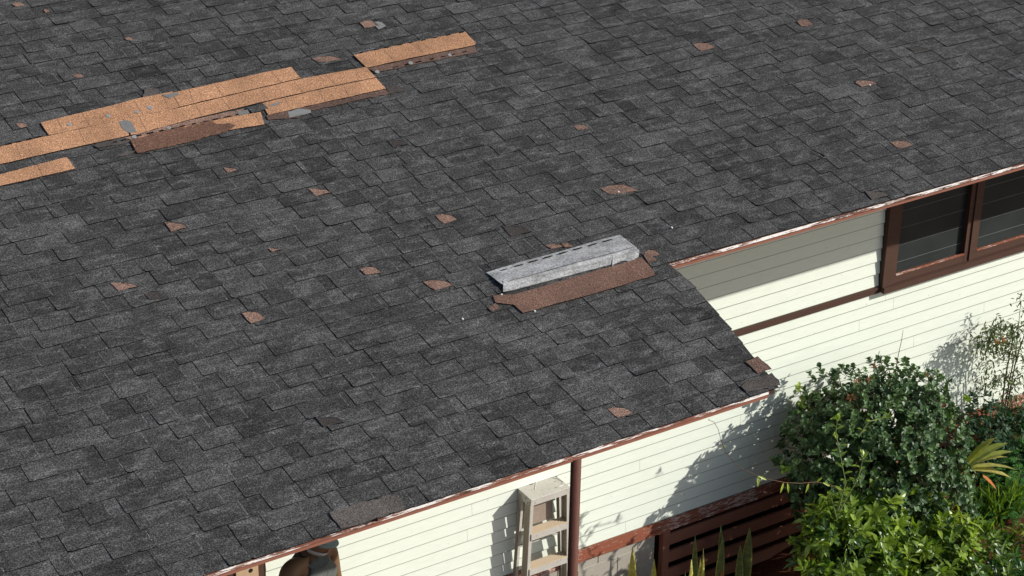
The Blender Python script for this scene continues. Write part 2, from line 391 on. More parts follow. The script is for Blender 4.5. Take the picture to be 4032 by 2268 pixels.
strip('exposed_shingle', M['orange'], C1, [(655,712),(800,672),(1080,612),(1205,588),(1312,572),(1332,634),(1130,668),(960,720),(692,779)], .0160, tone=.45, label='lower strip stained dark brown, with a row of black dashes', joints=[(1285,590,1312,640)])
strip('torn_patch', M['orange_dark'], C1, [(655,712),(800,674),(960,640),(1060,618),(1090,632),(1150,628),(1185,640),(1160,660),(960,720),(692,779)], .0168, tone=.6, rag=.012, label='dark brown stain on the lower strip')
strip('torn_patch', M['brown'], C1, [(622,703),(700,682),(960,612),(1225,556),(1240,580),(1080,608),(800,670),(658,712)], .0166, tone=.95, rag=.004, label='dusty headlap with black sealant dashes', dashes=(668,698,1225,580,10,.05))
strip('exposed_shingle', M['orange'], C1, [(1778,287),(2000,238),(2340,168),(2392,224),(2390,236),(2100,295),(1846,351)], .0185, tone=.5, label='orange strip apart from the rest, highest on the roof', joints=[(1935,265,1975,312),(2095,230,2130,285)], dashes=(1790,280,2345,168,9,.045))
strip('torn_patch', M['brown'], C1, [(1850,352),(2100,297),(2385,240),(2396,270),(2150,318),(1888,372)], .0152, tone=.35, rag=.004, label='mauve brown headlap below the highest orange strip', dashes=(1960,352,2370,262,7,.05))
strip('exposed_shingle', M['orange'], C1, [(-90,908),(0,888),(200,835),(335,800),(378,858),(180,905),(0,945),(-90,964)], .0170, tone=.6, label='lowest orange strip at the left edge', joints=[(185,838,215,895)])
strip('torn_patch', M['grey_patch'], C1, [(597,622),(625,614),(660,622),(688,676),(645,678),(614,655)], .0178, tone=.35, rag=.005, label='grey bare spot across the orange strips')
strip('torn_patch', M['taupe'], C1, [(725,460),(745,447),(785,456),(803,490),(770,500),(722,504)], .0150, tone=1.0, rag=.008)
strip('torn_patch', M['grey_patch'], C1, [(815,490),(890,478),(905,488),(850,508)], .0212, tone=.3, rag=.006)
strip('torn_patch', M['grey_patch'], C1, [(1190,575),(1245,562),(1255,580),(1205,592)], .0194, tone=.25, rag=.006)
strip('torn_patch', M['shingle'], C1, [(1240,553),(1322,532),(1350,556),(1268,578)], .0206, tone=.75, rag=.002, label='small dark shingle remnant among the orange strips')
strip('torn_patch', M['grey_patch'], C1, [(1350,540),(1390,530),(1412,520),(1410,530),(1380,545)], .0192, tone=.4, rag=.004)
strip('torn_patch', M['taupe'], C1, [(470,738),(610,702),(655,715),(640,728),(490,752)], .0150, tone=.8, rag=.004, dashes=(560,728,640,710,2,.05))
strip('torn_patch', M['taupe'], C1, [(575,798),(640,770),(680,768),(640,790)], .0150, tone=.9, rag=.008)
for x, y, r in ((690,574,15),(755,553,18),(545,594,16),(350,638,15),(675,700,16),(850,655,14),(2065,327,14),(2262,287,12),(1897,372,14)):
    strip('torn_patch', M['grey_patch'], C1, [(x-r*.9,y),(x-r*.3,y-r*.5),(x+r*.5,y-r*.4),(x+r*.8,y+r*.1),(x+r*.2,y+r*.5),(x-r*.5,y+r*.4)], .0206, th=.004, tone=1, rag=.002)
# single tabs torn at the corner (centre in photo, width, height)
torn = [(47,14,32,12,1),(118,30,16,9,1),(197,193,28,11,1),(55,318,30,14,1),(822,151,76,15,1),(928,63,46,20,1),(580,430,36,14,1),(805,485,56,20,1),
        (442,572,56,25,1),(1122,553,54,24,1),(690,631,30,9,1),(312,722,70,22,1),(932,684,52,21,1),(1102,719,76,25,1),(638,801,58,30,1),(1462,323,36,14,1),
        (1557,479,95,25,1),(1770,120,56,21,1),(2025,60,40,20,1),(2178,212,54,16,1),(2268,366,58,20,1),(1560,1040,62,26,1),(1395,622,44,12,1),(325,100,22,9,1),
        (388,747,48,22,0),(1000,363,52,20,0),(1300,582,76,30,0),(828,1062,72,28,0),(2306,126,46,12,0),(2205,492,62,24,2),(955,66,32,20,3),(1640,640,40,18,1)]
for (x, y, w_, h_, kind) in torn:
    pts = cg.choice([[(-.5,-.42),(-.15,-.5),(.12,-.38),(.34,-.08),(.5,.18),(.22,.36),(-.1,.5),(-.28,.18)],
                     [(-.5,-.5),(-.1,-.35),(.22,-.2),(.5,.25),(.15,.34),(-.2,.5),(-.32,.1)],
                     [(-.42,-.5),(.0,-.42),(.3,-.22),(.44,.12),(.5,.3),(.1,.42),(-.22,.5),(-.3,.2),(-.5,-.2)],
                     [(-.5,-.25),(-.2,-.5),(.1,-.45),(.36,.02),(.5,.30),(.0,.45),(-.25,.40)]])
    sc_ = lambda p: (x+p[0]*w_, y+p[1]*h_-p[0]*w_*.10)
    mat = {1: M['brown'], 0: M['taupe'], 2: M['taupe'], 3: M['grey_patch']}[kind]
    o = strip('torn_patch', mat, FV, [sc_(p) for p in pts], .0112, tone={1: cg.uniform(.7, 1), 0: .0, 2: .9, 3: .5}[kind], rag=.003)
    b = MB(); ed = [sc_((p[0]*1.02, p[1]*1.02)) for p in pts[1:5]]
    pl = [onroof(FV(*p)) for p in ed]; lo = [onroof(FV(p[0]-.7, p[1]+1.4)) for p in reversed(ed)]
    for i in range(len(pl)-1):
        (u0, v0_), (u1, v1_) = pl[i], pl[i+1]; b.prism([(u0, v0_), (u1, v1_), (u1+.002, v1_-.006), (u0+.002, v0_-.006)], .011, .0122, 1, 0); 
    cr = b.build('torn_edge', [M['shingle'], M['shingle_edge']], roof)
# weathered spots on the lower edge
strip('torn_patch', M['taupe'], crop(900,1700,2.551), [(1010,830),(1210,770),(1620,655),(1690,665),(1745,710),(1770,800),(1600,840),(1480,890),(1300,950),(1130,990)], .0150, tone=1.15, rag=.010, label='large worn taupe spot on the lower eave row')
strip('torn_patch', M['shingle_edge'], crop(900,1700,2.551), [(1430,925),(1490,880),(1500,918)], .0172, tone=0, rag=.002)
strip('torn_patch', M['brown'], crop(2600,900,2.07), [(690,1100),(790,1055),(905,1160),(790,1195)], .0160, tone=.45, rag=.006, label='brown bare corner beside the rake edge')
strip('torn_patch', M['taupe'], crop(2600,900,2.07), [(655,1300),(700,1265),(905,1190),(965,1250),(975,1290),(700,1345)], .0156, tone=.55, rag=.008, label='taupe starter strip at the lower right roof corner')
# brown bed below the loose grey shingle
strip('exposed_shingle', M['rust'], CG, [(400,920),(640,905),(780,870),(1400,690),(2075,490),(2215,650),(2225,690),(1600,880),(1000,1045),(740,1118),(640,1025),(430,1000)], .0168, tone=.6, rag=.003, label='rust brown bed of the slipped grey shingle', joints=[(765,860,975,1090)])
strip('torn_patch', M['brown'], CG, [(345,1060),(430,1005),(480,1060),(380,1092)], .0160, tone=.4, rag=.004)
strip('torn_patch', M['brown'], CG, [(2085,440),(2170,455),(2255,520),(2150,545)], .0160, tone=.45, rag=.006)
strip('torn_patch', M['brown'], CG, [(1170,325),(1240,320),(1310,370),(1210,375)], .0154, tone=.6, rag=.006)

for x, y in ((1690, 576), (1556, 486), (1262, 745), (1291, 768), (1383, 767), (1345, 786), (2188, 217), (1164, 806)):
    q = onroof(FV(x, y)); b = MB(); b.prism([(q[0]+.006*math.cos(a), q[1]+.009*math.sin(a)) for a in (0, 1, 2.1, 3, 4, 5.2)], .008, .0150, 0)
    b.build('nail_head', M['pale'], roof)
# fascia boards
def fascia_pair(x0, x1, y, zt, name1='fascia_board', name2='fascia_moulding'):
    b = MB(); n = max(2, int((x1-x0)/.25)); fr = random.Random(int(y*100))
    for i in range(n):
        a, c = x0+(x1-x0)*i/n, x0+(x1-x0)*(i+1)/n
        b.box((a, y, zt-.026), (c, y+.028, zt))
    o1 = b.build(name1, M['fascia'], house)
    b = MB(); b.box((x0, y+.010, zt-.033), (x1, y+.030, zt-.0262), 1); b.box((x0, y-.001, zt-.050), (x1, y+.026, zt-.0332), 0)
    o2 = b.build(name2, [M['fascia_low'], M['hole']], house)
yu, zu = RP(0, VE)[1:]; yl, zl = RP(0, VL)[1:]
fascia_pair(.012, U1, yu+.006, zu-.004)
fascia_pair(U0, -.215, yl+.010, zl-.004)
b = MB()                                             # barge board under the rake
b.hexa([(-.20, yl+.05, zl-.07), (-.172, yl+.05, zl-.07), (.003, yu+.002, zu-.07), (-.025, yu+.002, zu-.07)], [(-.20, yl+.05, zl-.050), (-.172, yl+.05, zl-.050), (.003, yu+.002, zu-.050), (-.025, yu+.002, zu-.050)])
b.build('barge_board', M['fascia_low'], house)

# weatherboard wall
ZB, ZS = -3.370, -1.800                               # bottom and the dark strip
WX0, WX1 = 3.395, 6.75                                # window bay
DX0, DX1 = -3.35, -2.400                              # door opening on the left
b = MB(); wr = random.Random(2)
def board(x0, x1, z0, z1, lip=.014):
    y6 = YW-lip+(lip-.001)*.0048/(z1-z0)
    b.face([(x0, YW-lip, z0), (x1, YW-lip, z0), (x1, y6, z0+.0048), (x0, y6, z0+.0048)], 1)  # shadow gap under the lap, painted flush as a dark dirty strip
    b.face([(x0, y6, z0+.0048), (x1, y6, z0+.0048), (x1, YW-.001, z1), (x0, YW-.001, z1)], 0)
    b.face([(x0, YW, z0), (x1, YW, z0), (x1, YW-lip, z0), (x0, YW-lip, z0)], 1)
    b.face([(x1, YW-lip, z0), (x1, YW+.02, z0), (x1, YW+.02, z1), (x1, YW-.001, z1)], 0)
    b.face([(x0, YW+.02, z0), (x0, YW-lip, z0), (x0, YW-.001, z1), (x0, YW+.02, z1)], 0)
n = 14; rv = (ZS-ZB)/n
for i in range(n):
    z0 = ZB+rv*i
    cuts = [DX1+.02, wr.uniform(-1.9, 1), wr.uniform(1.2, 4.2), wr.uniform(4.6, 8), U1-.8]
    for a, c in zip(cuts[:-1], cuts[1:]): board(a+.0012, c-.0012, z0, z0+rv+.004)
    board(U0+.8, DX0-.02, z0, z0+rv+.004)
z = ZS+.055; 
while z < .2:
    z1 = min(z+.118, .205)
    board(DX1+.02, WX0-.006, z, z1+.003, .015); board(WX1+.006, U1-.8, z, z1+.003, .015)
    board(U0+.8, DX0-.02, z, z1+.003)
    z += .118
b.box((WX0+.2, YW+.03, ZS+.3), (WX1-.2, YW+.04, .2), 1)
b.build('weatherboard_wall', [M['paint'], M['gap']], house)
b = MB()                                              # remaining outer walls
b.box((U0+.8, YW+.02, -3.5), (DX0-.02, YW+.10, .2)); b.box((DX1+.02, YW+.02, -3.5), (WX0, YW+.10, .2)); b.box((WX1, YW+.02, -3.5), (U1-.8, YW+.10, .2)); b.box((WX0, YW+.02, -3.5), (WX1, YW+.10, -1.74))
b.box((U0+.8, YW+.10, -3.5), (U0+.9, 12, .3)); b.box((U1-.9, YW+.10, -3.5), (U1-.8, 12, .3)); b.box((U0+.9, 11.9, -3.5), (U1-.9, 12, .3))
b.box((U0+.9, YW+.10, -3.55), (U1-.9, 11.9, -3.45))
b.build('wall_frame', M['paint'], house)
b = MB(); b.box((DX1+.02-.0, YW-.034, ZS-.002), (WX0-.002, YW+.005, ZS+.052)); b.build('belt_trim', M['trim'], house)

# windows: three panes side by side
b = MB(); b.box((WX0, YW-.085, -1.795), (WX1, YW+.02, -1.742)); sill = b
wins = []
px = [(3.545, 4.318), (4.462, 5.235), (5.379, 6.152)]
for i, (a, c) in enumerate(px):
    f = MB()
    zb, zt = -1.722, -.16
    f.box((a-.050, YW-.045, zb-.0198), (a, YW+.03, zt)); f.box((c, YW-.045, zb-.0198), (c+.050, YW+.03, zt))
    f.box((a, YW-.043, zb-.0196), (c, YW+.03, zb+.048)); f.box((a, YW-.043, zt-.05), (c, YW+.03, zt-.001))
    f.box((a-.0498, YW-.030, zb+.0482), (a+.012, YW+.028, zt-.052)) if False else None
    wn = f.build('window', M['trim'], house)
    g = MB(); g.face([(a, YW+.004, zb+.048), (c, YW+.004, zb+.048), (c, YW+.004, zt-.05), (a, YW+.004, zt-.05)], 0)
    g.face([(c, YW+.012, zb+.048), (a, YW+.012, zb+.048), (a, YW+.012, zt-.05), (c, YW+.012, zt-.05)], 0)
    for zz, x0, x1 in ((.14, .0, 1), (.30, .0, 1), (.46, .0, 1), (.62, .0, 1), (.80, 0, 1), (.98, 0, 1), (1.16, 0, 1)):
        g.box((a+(c-a)*x0+.01, YW+.001, zb+zz), (a+(c-a)*x1-.01, YW+.0035, zb+zz+.0028), 1)
    g.build('pane', [M['glass'], M['louver']], wn)
    b = MB(); b.box((a, YW-.050, zb+.0482), (c, YW-.030, zb+.058)); b.build('glazing_bead', M['beam'], wn)
for x0, x1 in ((WX0, 3.4945), (4.3685, 4.4115), (5.2855, 5.3285), (6.2025, WX1)):
    m_ = MB(); m_.box((x0, YW-.058, -1.7415), (x1, YW+.03, -.10)); m_.build('window_casing', M['trim'], house)
sill.build('window_sill', M['trim'], house)

# beam under the wall, block foundation, slatted skirt
b = MB(); b.box((DX1, YW-.030, ZB-.075), (U1-.8, YW+.02, ZB-.002)); b.box((DX1, YW-.044, ZB-.108), (U1-.8, YW+.02, ZB-.0752)); b.box((U0+.8, YW-.030, ZB-.108), (DX1-.002, YW+.02, ZB-.002))
b.build('floor_beam', M['beam'], house)
b = MB(); zt = ZB-.110; bx = 1.205
b.box((U0+.8, YW+.036, -4.7), (bx, YW+.18, zt), 1)
row = 0; z = -3.618
while z > -4.7:
    x = bx-.02*0-(0.0 if row % 2 == 0 else .2)-.005
    z_lo, z_hi = z-.2, z
    if row == 0: pass
    xx = .834 if row % 2 == 0 else .634
    k_ = -25
    while xx+k_*.4 < bx:
        a, c = xx+k_*.4+.005, min(xx+(k_+1)*.4-.005, bx)
        if c > a and a > U0+.8: b.box((a, YW+.030, z_lo+.005), (c, YW+.10, z_hi-.005), 0)
        k_ += 1
    z -= .2; row += 1
k_ = -25
while .634+k_*.4 < bx:
    a, c = .634+k_*.4+.005, min(.634+(k_+1)*.4-.005, bx)
    if c > a and a > U0+.8: b.box((a, YW+.030, -3.613), (c, YW+.10, zt-.001), 0)
    k_ += 1
b.build('block_foundation', [M['block'], M['mortar']], house)
b = MB(); b.box((1.252, YW-.030, -4.7), (1.318, YW+.03, zt-.001)); b.build('skirt_post', M['lattice'], house)
zs = ZB-.108-.062
for i in range(5):
    b = MB(); b.box((1.320, YW-.012, zs-.112), (7.6, YW+.010, zs)); b.build('skirt_slat', M['lattice'], house); zs -= .178
b = MB(); b.box((1.32, YW+.09, -4.9), (2.15, YW+.11, -3.5)); b.box((2.152, YW+.09, -3.90), (8.2, YW+.11, -3.5)); b.build('crawl_space_sun_block', M['interior'], house)  # black panel added behind the slats to hide sunlit soil
# round steel post carrying the lower eave
b = MB(); p0 = at((2268, 1829), y=-1.335); b.tube([(p0.x, -1.335, -4.55), (p0.x, -1.335, -3.0), (p0.x, -1.335, zl-.045)], .0325, 20); b.build('post', M['post'], house, smooth=True)

# door opening on the left, with frame, leaf and a landing in front of it
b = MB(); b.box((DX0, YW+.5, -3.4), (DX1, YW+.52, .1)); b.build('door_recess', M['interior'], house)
b = MB(); b.box((DX1-.055, YW-.02, -3.36), (DX1, YW+.10, .1)); b.box((DX0, YW-.02, -3.36), (DX0+.055, YW+.10, .1)); b.build('door_frame', M['trim'], house)
b = MB(); b.box((-5.0, -.45, -3.38), (-1.72, 1.545, -3.34))
for x in (-4.9, -3.4, -1.85):
    for y in (-.35, 1.4): b.box((x, y, -4.6), (x+.09, y+.09, -3.382))
b.build('door_landing', M['lattice'], house)

# ------------------------------------------------------------------ loose things at the door
b = MB(); q = at((971, 2262), y=YW-.10)
b.box((q.x-.088, YW-.115, -3.338), (q.x+.088, YW-.092, q.z+.10)); 
o = b.build('wooden_plank', [M['timber'], M['hole']]); 
kn = MB(); a_ = at((987, 2247), y=YW-.1155); kn.tube([(a_.x, YW-.1158, a_.z), (a_.x, YW-.1145, a_.z)], .018, 12); kn.build('knot_hole', M['hole'], o)
tag(o, 'pale timber plank with a dark knot hole standing in the doorway', 'plank')
b = MB(); q = at((925, 2268), y=YW-.10); b.box((q.x-.045, YW-.10, -3.338), (q.x+.025, YW-.06, q.z+.12)); o = b.build('wooden_board', M['trim'])
tag(o, 'dark brown board standing left of the pale plank under the eave', 'board')

# ------------------------------------------------------------------ loose grey shingle lifted off the roof
L = empty('loose_shingle', RP(-.6, .3, .02), 'pale grey slipped shingle lying lifted on the dark roof above its rust brown bed', 'shingle')
def grid(cf, rowsp, hs, nx=16):
    return [[(lambda p, h: RP(p[0], p[1], h))(onroof(cf(a[0]+(c[0]-a[0])*i/nx, a[1]+(c[1]-a[1])*i/nx + yo(i/nx))), hf(i/nx)) for i in range(nx+1)] for (a, c, yo), hf in zip(rowsp, hs)]
z0_ = lambda t: 0
bow = lambda amp: (lambda t: -amp*math.sin(math.pi*t))
top = ((325, 662), (1830, 236), bow(8)); dash = ((360, 692), (1862, 268), bow(6)); fold = ((490, 810), (2015, 385), bow(0)); low = ((505, 815), (2050, 440), bow(-14))
G = grid(CG, [top, dash, fold, low], [lambda t: .017+.003*math.sin(9*t), lambda t: .020+.003*math.sin(7*t+1), lambda t: .034-.010*t, lambda t: .035-.011*t])
b = MB()
for r_ in range(3):
    for i in range(16): b.face([G[r_+1][i], G[r_+1][i+1], G[r_][i+1], G[r_][i]], 0)
ob = b.build('shingle_sheet', [M['backing'], M['shingle_edge']], L)
md = ob.modifiers.new('thick', 'SOLIDIFY'); md.thickness = .004; md.offset = -1
# folded flap along its lower edge
fl0 = ((512, 792), (1995, 392), bow(-2)); 
flp = [(515,880),(620,862),(900,785),(1250,690),(1500,622),(1735,560),(1745,600),(1760,560),(1850,520),(1885,515),(1945,530),(2045,470)]
b = MB(); hf = lambda x, base: base-.011*(x-515)/1535
tops = [(515, 782), (620, 775), (900, 705), (1250, 612), (1500, 545), (1735, 480), (1745, 478), (1760, 474), (1850, 448), (1885, 438), (1945, 420), (2045, 420)]
for i in range(len(flp)-1):
    (x0, y0), (x1, y1) = flp[i], flp[i+1]; (tx0, ty0), (tx1, ty1) = tops[i], tops[i+1]
    b.face([RP(*onroof(CG(x0, y0)), hf(x0, .019)), RP(*onroof(CG(x1, y1)), hf(x1, .019)), RP(*onroof(CG(tx1, ty1)), hf(tx1, .041)), RP(*onroof(CG(tx0, ty0)), hf(tx0, .041))], 0)
ob = b.build('folded_flap', [M['backing'], M['shingle_edge']], L)
md = ob.modifiers.new('thick', 'SOLIDIFY'); md.thickness = .004; md.offset = -1
b = MB()
for i in range(8):
    t = (i+.62)/8.3; cx = 420+(1800-420)*t; cy = 672-(672-283)*t-5*math.sin(math.pi*t); ln = 56 if i else 40
    pts = [onroof(CG(cx-ln, cy+ln*.26)), onroof(CG(cx-ln*.6, cy+ln*.24)), onroof(CG(cx+ln*.8, cy-ln*.18)), onroof(CG(cx+ln, cy-ln*.30)), onroof(CG(cx+ln*.5, cy-ln*.24)), onroof(CG(cx-ln*.8, cy+ln*.10))]
    b = MB(); b.prism(pts[::-1], .0232, .0262, 0); b.build('sealant_dash', M['shingle_edge'], L)
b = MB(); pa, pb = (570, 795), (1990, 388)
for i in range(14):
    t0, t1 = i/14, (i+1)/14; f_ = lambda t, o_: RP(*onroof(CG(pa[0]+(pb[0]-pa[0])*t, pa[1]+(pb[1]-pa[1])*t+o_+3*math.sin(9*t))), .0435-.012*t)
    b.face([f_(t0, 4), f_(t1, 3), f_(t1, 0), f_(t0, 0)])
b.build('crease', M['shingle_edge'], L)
settle(L)
# small twig lying on the roof
b = MB(); p, q = onroof(FV(2044, 386)), onroof(FV(2072, 399)); b.tube([RP(*p, .030), RP((p[0]+q[0])/2, (p[1]+q[1])/2, .026), RP(*q, .022)], [.003, .004, .008], 6)
tag(b.build('twig', M['shingle_edge']), 'short dark twig lying on the shingles right of centre', 'twig')

# ------------------------------------------------------------------ step ladder
ZG = -4.5
lad = empty('step_ladder', (-.0, 1.5, ZG), 'dusty aluminium step ladder standing against the wall behind the brown post', 'ladder')
b = MB(); X0, X1, Y0, Y1, ZC = -.192, .168, 1.395, 1.588, -2.583
b.box((X0, Y0, ZC-.006), (X1, Y1, ZC)); b.box((X0, Y0, ZC-.060), (X1, Y0+.006, ZC-.0048)); b.box((X0, Y0+.0048, ZC-.075), (X0+.006, Y1, ZC-.0048)); b.box((X1-.006, Y0+.0048, ZC-.075), (X1, Y1, ZC-.0048))
b.tube([(X0, Y0-.001, ZC-.004), (X1, Y0-.001, ZC-.004)], .006, 8)
capo = b.build('top_cap', M['alu'], lad)
def disc(c, rx, ry, z):
    b = MB(); b.face([(c.x+rx*math.cos(a*math.pi/8), c.y+ry*math.sin(a*math.pi/8), z) for a in range(16)]); b.build('cap_hole', M['hole'], capo)
disc(at(C6(525, 430), z=ZC), .030, .020, ZC+.0012)
for p, r_ in (((806, 328), .010), ((780, 350), .005), ((812, 355), .006), ((798, 410), .004), ((480, 495), .003), ((910, 368), .004)): disc(at(C6(*p), z=ZC), r_, r_, ZC+.0012)
for yy, zz in ((1.55, -2.63), (1.47, -2.61), (1.44, -2.635), (1.41, -2.615), (1.42, -2.645)):
    b = MB(); b.face([(X0-.0012, yy+.007*math.cos(a*math.pi/5), zz+.007*math.sin(a*math.pi/5)) for a in range(10)]); b.build('rivet', M['hole'], capo)
b = MB()                                              # embossed tray rim on the cap
pts = [at(C6(*p), z=ZC) for p in ((575, 500), (590, 420), (640, 370), (720, 360), (820, 375), (885, 410), (880, 450), (800, 480))]
b.tube([(p.x, p.y, ZC+.001) for p in pts], .004, 6); b.build('cap_rim', M['alu'], capo, smooth=True)
def sx(x, z, sp): return x+(sp*(ZC-z))
for s_, x0, sp in ((-1, X0+.012, -.030), (1, X1-.012, .030)):
    b = MB(); zt, zb = ZC-.030, ZG
    xa, xb = x0, sx(x0, zb, sp)
    # C channel: web and two flanges
    def leg(yA, yB, thick, xo=0, mi=0):
        b.hexa([(xb-thick+xo, yA, zb), (xb+thick+xo, yA, zb), (xb+thick+xo, yB, zb), (xb-thick+xo, yB, zb)], [(xa-thick+xo, yA, zt), (xa+thick+xo, yA, zt), (xa+thick+xo, yB, zt), (xa-thick+xo, yB, zt)], mi)
    leg(1.404, 1.478, .003, s_*.006, 0); leg(1.397, 1.4038, .014, 0, 1); leg(1.4782, 1.4842, .010, 0, 1)
    b.build('front_rail', [M['rail'], M['alu']], lad)
    b = MB(); sp2 = sp*1.9; xb = sx(x0+s_*.004, zb, sp2); xa = x0+s_*.004
    leg(1.530, 1.566, .0025, s_*.006, 0); leg(1.524, 1.5298, .011, 0, 1); leg(1.5662, 1.572, .009, 0, 1)
    b.build('rear_rail', [M['rail'], M['alu']], lad)
for i, zs_ in enumerate((-2.905, -3.235, -3.555, -3.875, -4.195)):
    xa, xb = sx(X0+.016, zs_, -.030), sx(X1-.016, zs_, .030)
    b = MB(); b.box((xa, 1.392, zs_-.004), (xb, 1.478, zs_), 0); b.box((xa, 1.388, zs_-.058), (xb, 1.3938, zs_-.0042), 1); b.box((xa, 1.4782, zs_-.03), (xb, 1.482, zs_), 1)
    for k_ in range(5): b.box((xa+.004, 1.400+k_*.016, zs_+.0002), (xb-.004, 1.404+k_*.016, zs_+.003), 0)
    st = b.build('step', [M['step'], M['alu']], lad)
    b = MB(); b.bar((xa+.004, 1.43, zs_-.045), (xa+.055, 1.43, zs_-.006), .004, .02); b.build('step_brace', M['alu'], st); b = MB(); b.bar((xb-.004, 1.43, zs_-.045), (xb-.055, 1.43, zs_-.006), .004, .02)
    b.build('step_brace', M['alu'], st)
b = MB(); b.box((X0+.035, 1.505, -2.905), (X1-.085, 1.512, -2.66)); b.build('shelf_panel', M['panel'], lad)
for z in (-3.1, -3.7, -4.2):
    b = MB(); b.bar((sx(X0, z, -.055), 1.548, z), (sx(X1, z, .055), 1.548, z), .012, .02); b.build('rear_spreader', M['alu'], lad)
settle(lad)

# ------------------------------------------------------------------ foliage builders
def leaf(b, base, d, up, ln, wd, mi=0, t=.5, shape='oval', droop=.15, fold=.25):
    d = Vector(d).normalized(); up = Vector(up); s_ = d.cross(up)
    if s_.length < 1e-4: s_ = d.cross(Vector((1, 0, 0)))
    s_.normalize(); n = s_.cross(d).normalized()
    prof = {'oval': ((0, .10), (.3, .8), (.62, 1.0), (.88, .62), (1, .08)), 'lance': ((0, .10), (.25, .75), (.5, 1.0), (.78, .6), (1, .03)), 'strap': ((0, .55), (.25, .9), (.55, 1.0), (.82, .7), (1, .03)), 'tiny': ((0, .2), (.5, 1), (1, .1))}[shape]
    base = Vector(base); C_, Lf, Rt = [], [], []
    for (x, w_) in prof:
        c = base+d*(ln*x)-Vector((0, 0, 1))*(droop*ln*x*x)
        h = n*(wd*.5*w_*fold)
        C_.append(b.vert(c)); Lf.append(b.vert(c+s_*(wd*.5*w_)+h)); Rt.append(b.vert(c-s_*(wd*.5*w_)+h))
    for i in range(len(prof)-1):
        b.f.append((C_[i], C_[i+1], Lf[i+1], Lf[i])); b.f.append((Rt[i], Rt[i+1], C_[i+1], C_[i])); b.mi += [mi, mi]; b.t += [t, t]
def rnd(r): 
    while True:
        v_ = Vector((r.uniform(-1, 1), r.uniform(-1, 1), r.uniform(-1, 1)))
        if .05 < v_.length < 1: return v_.normalized()
def rosette(b, r, tip, axis, n, ln, wd, shape, mi=0, tone=(.1, .9), droop=.15, spread=.9, stem=.05, fold=.25):
    axis = Vector(axis).normalized(); a0 = axis.orthogonal().normalized()
    ph = r.uniform(0, 6.28)
    for i in range(n):
        an = ph+i*2.4; f_ = i/max(1, n-1)
        side = Quaternion(axis, an) @ a0
        d = axis*(1-spread*(1-f_*.65))+side*spread*(1-f_*.35)
        l_ = ln*r.uniform(.65, 1.15)
        leaf(b, Vector(tip)-axis*(stem*(1-f_)), d+rnd(r)*.22, axis+rnd(r)*.35, l_, wd*l_/ln*r.uniform(.85, 1.1), mi, min(1, max(0, r.uniform(*tone))), shape, droop*r.uniform(.3, 1.6), fold)
def shrub(name, label, blobs, ground, nclus, nleaf, ln, wd, shape, mat, seed, tone=(.05, .95), stems=9, group=None, droop=.15, upb=.5, extra=None, spread=.9, stem=.05, inner=.25, twig='twig', trad=.012):
    """blobs: (centre, radii) ellipsoids; leaf rosettes sit on and in them"""
    r = random.Random(seed)
    root = empty(name, (ground.x, ground.y, ground.z), label, 'shrub', group)
    b = MB(); tips = []
    vols = [a[1][0]*a[1][1]+a[1][1]*a[1][2] for a in blobs]; tot = sum(vols)
    for (c, rad), vv in zip(blobs, vols):
        c = Vector(c)
        for i in range(int(nclus*vv/tot)):
            d = rnd(r); f_ = r.uniform(.86, 1.05) if r.random() > inner else r.uniform(.45, .86)
            f_ *= 1+.12*math.sin(d.x*5+seed)+.10*math.sin(d.z*7+d.y*4)
            p = c+Vector((d.x*rad[0], d.y*rad[1], d.z*rad[2]))*f_
            if p.z < ground_z(p.x, p.y)+.05 or p.y > YW-.05: continue
            ax = Vector((d.x, d.y, d.z+upb))+rnd(r)*.35
            tc = r.uniform(*tone); tw = (tone[1]-tone[0])*.28
            rosette(b, r, p, ax, r.randint(max(3, nleaf-3), nleaf+3), ln*r.uniform(.8, 1.15), wd, shape, 0, (tc-tw, tc+tw), droop, spread, stem)
            tips.append((p, c))
    fo = b.build('foliage', mat, root)
    s_ = MB()
    for i in range(stems):
        p, c = r.choice(tips); g = Vector((ground.x+r.uniform(-.12, .12), ground.y+r.uniform(-.1, .1), ground.z-.03))
        mid = g.lerp(p, .5)+Vector((r.uniform(-.06, .06), r.uniform(-.06, .06), .05))
        s_.tube([g, g.lerp(mid, .5), mid, mid.lerp(p, .55), p], [trad, trad*.85, trad*.7, trad*.5, trad*.25], 6)
    for p, c in tips[::2]:
        q = p.lerp(c, .35); s_.tube([q, q.lerp(p, .5)+Vector((0, 0, -.01)), p], [.004, .003, .002], 4)
    s_.build('stems', M[twig], root, smooth=True)
    if extra: extra(root, r, tips)
    settle(root)
    return root

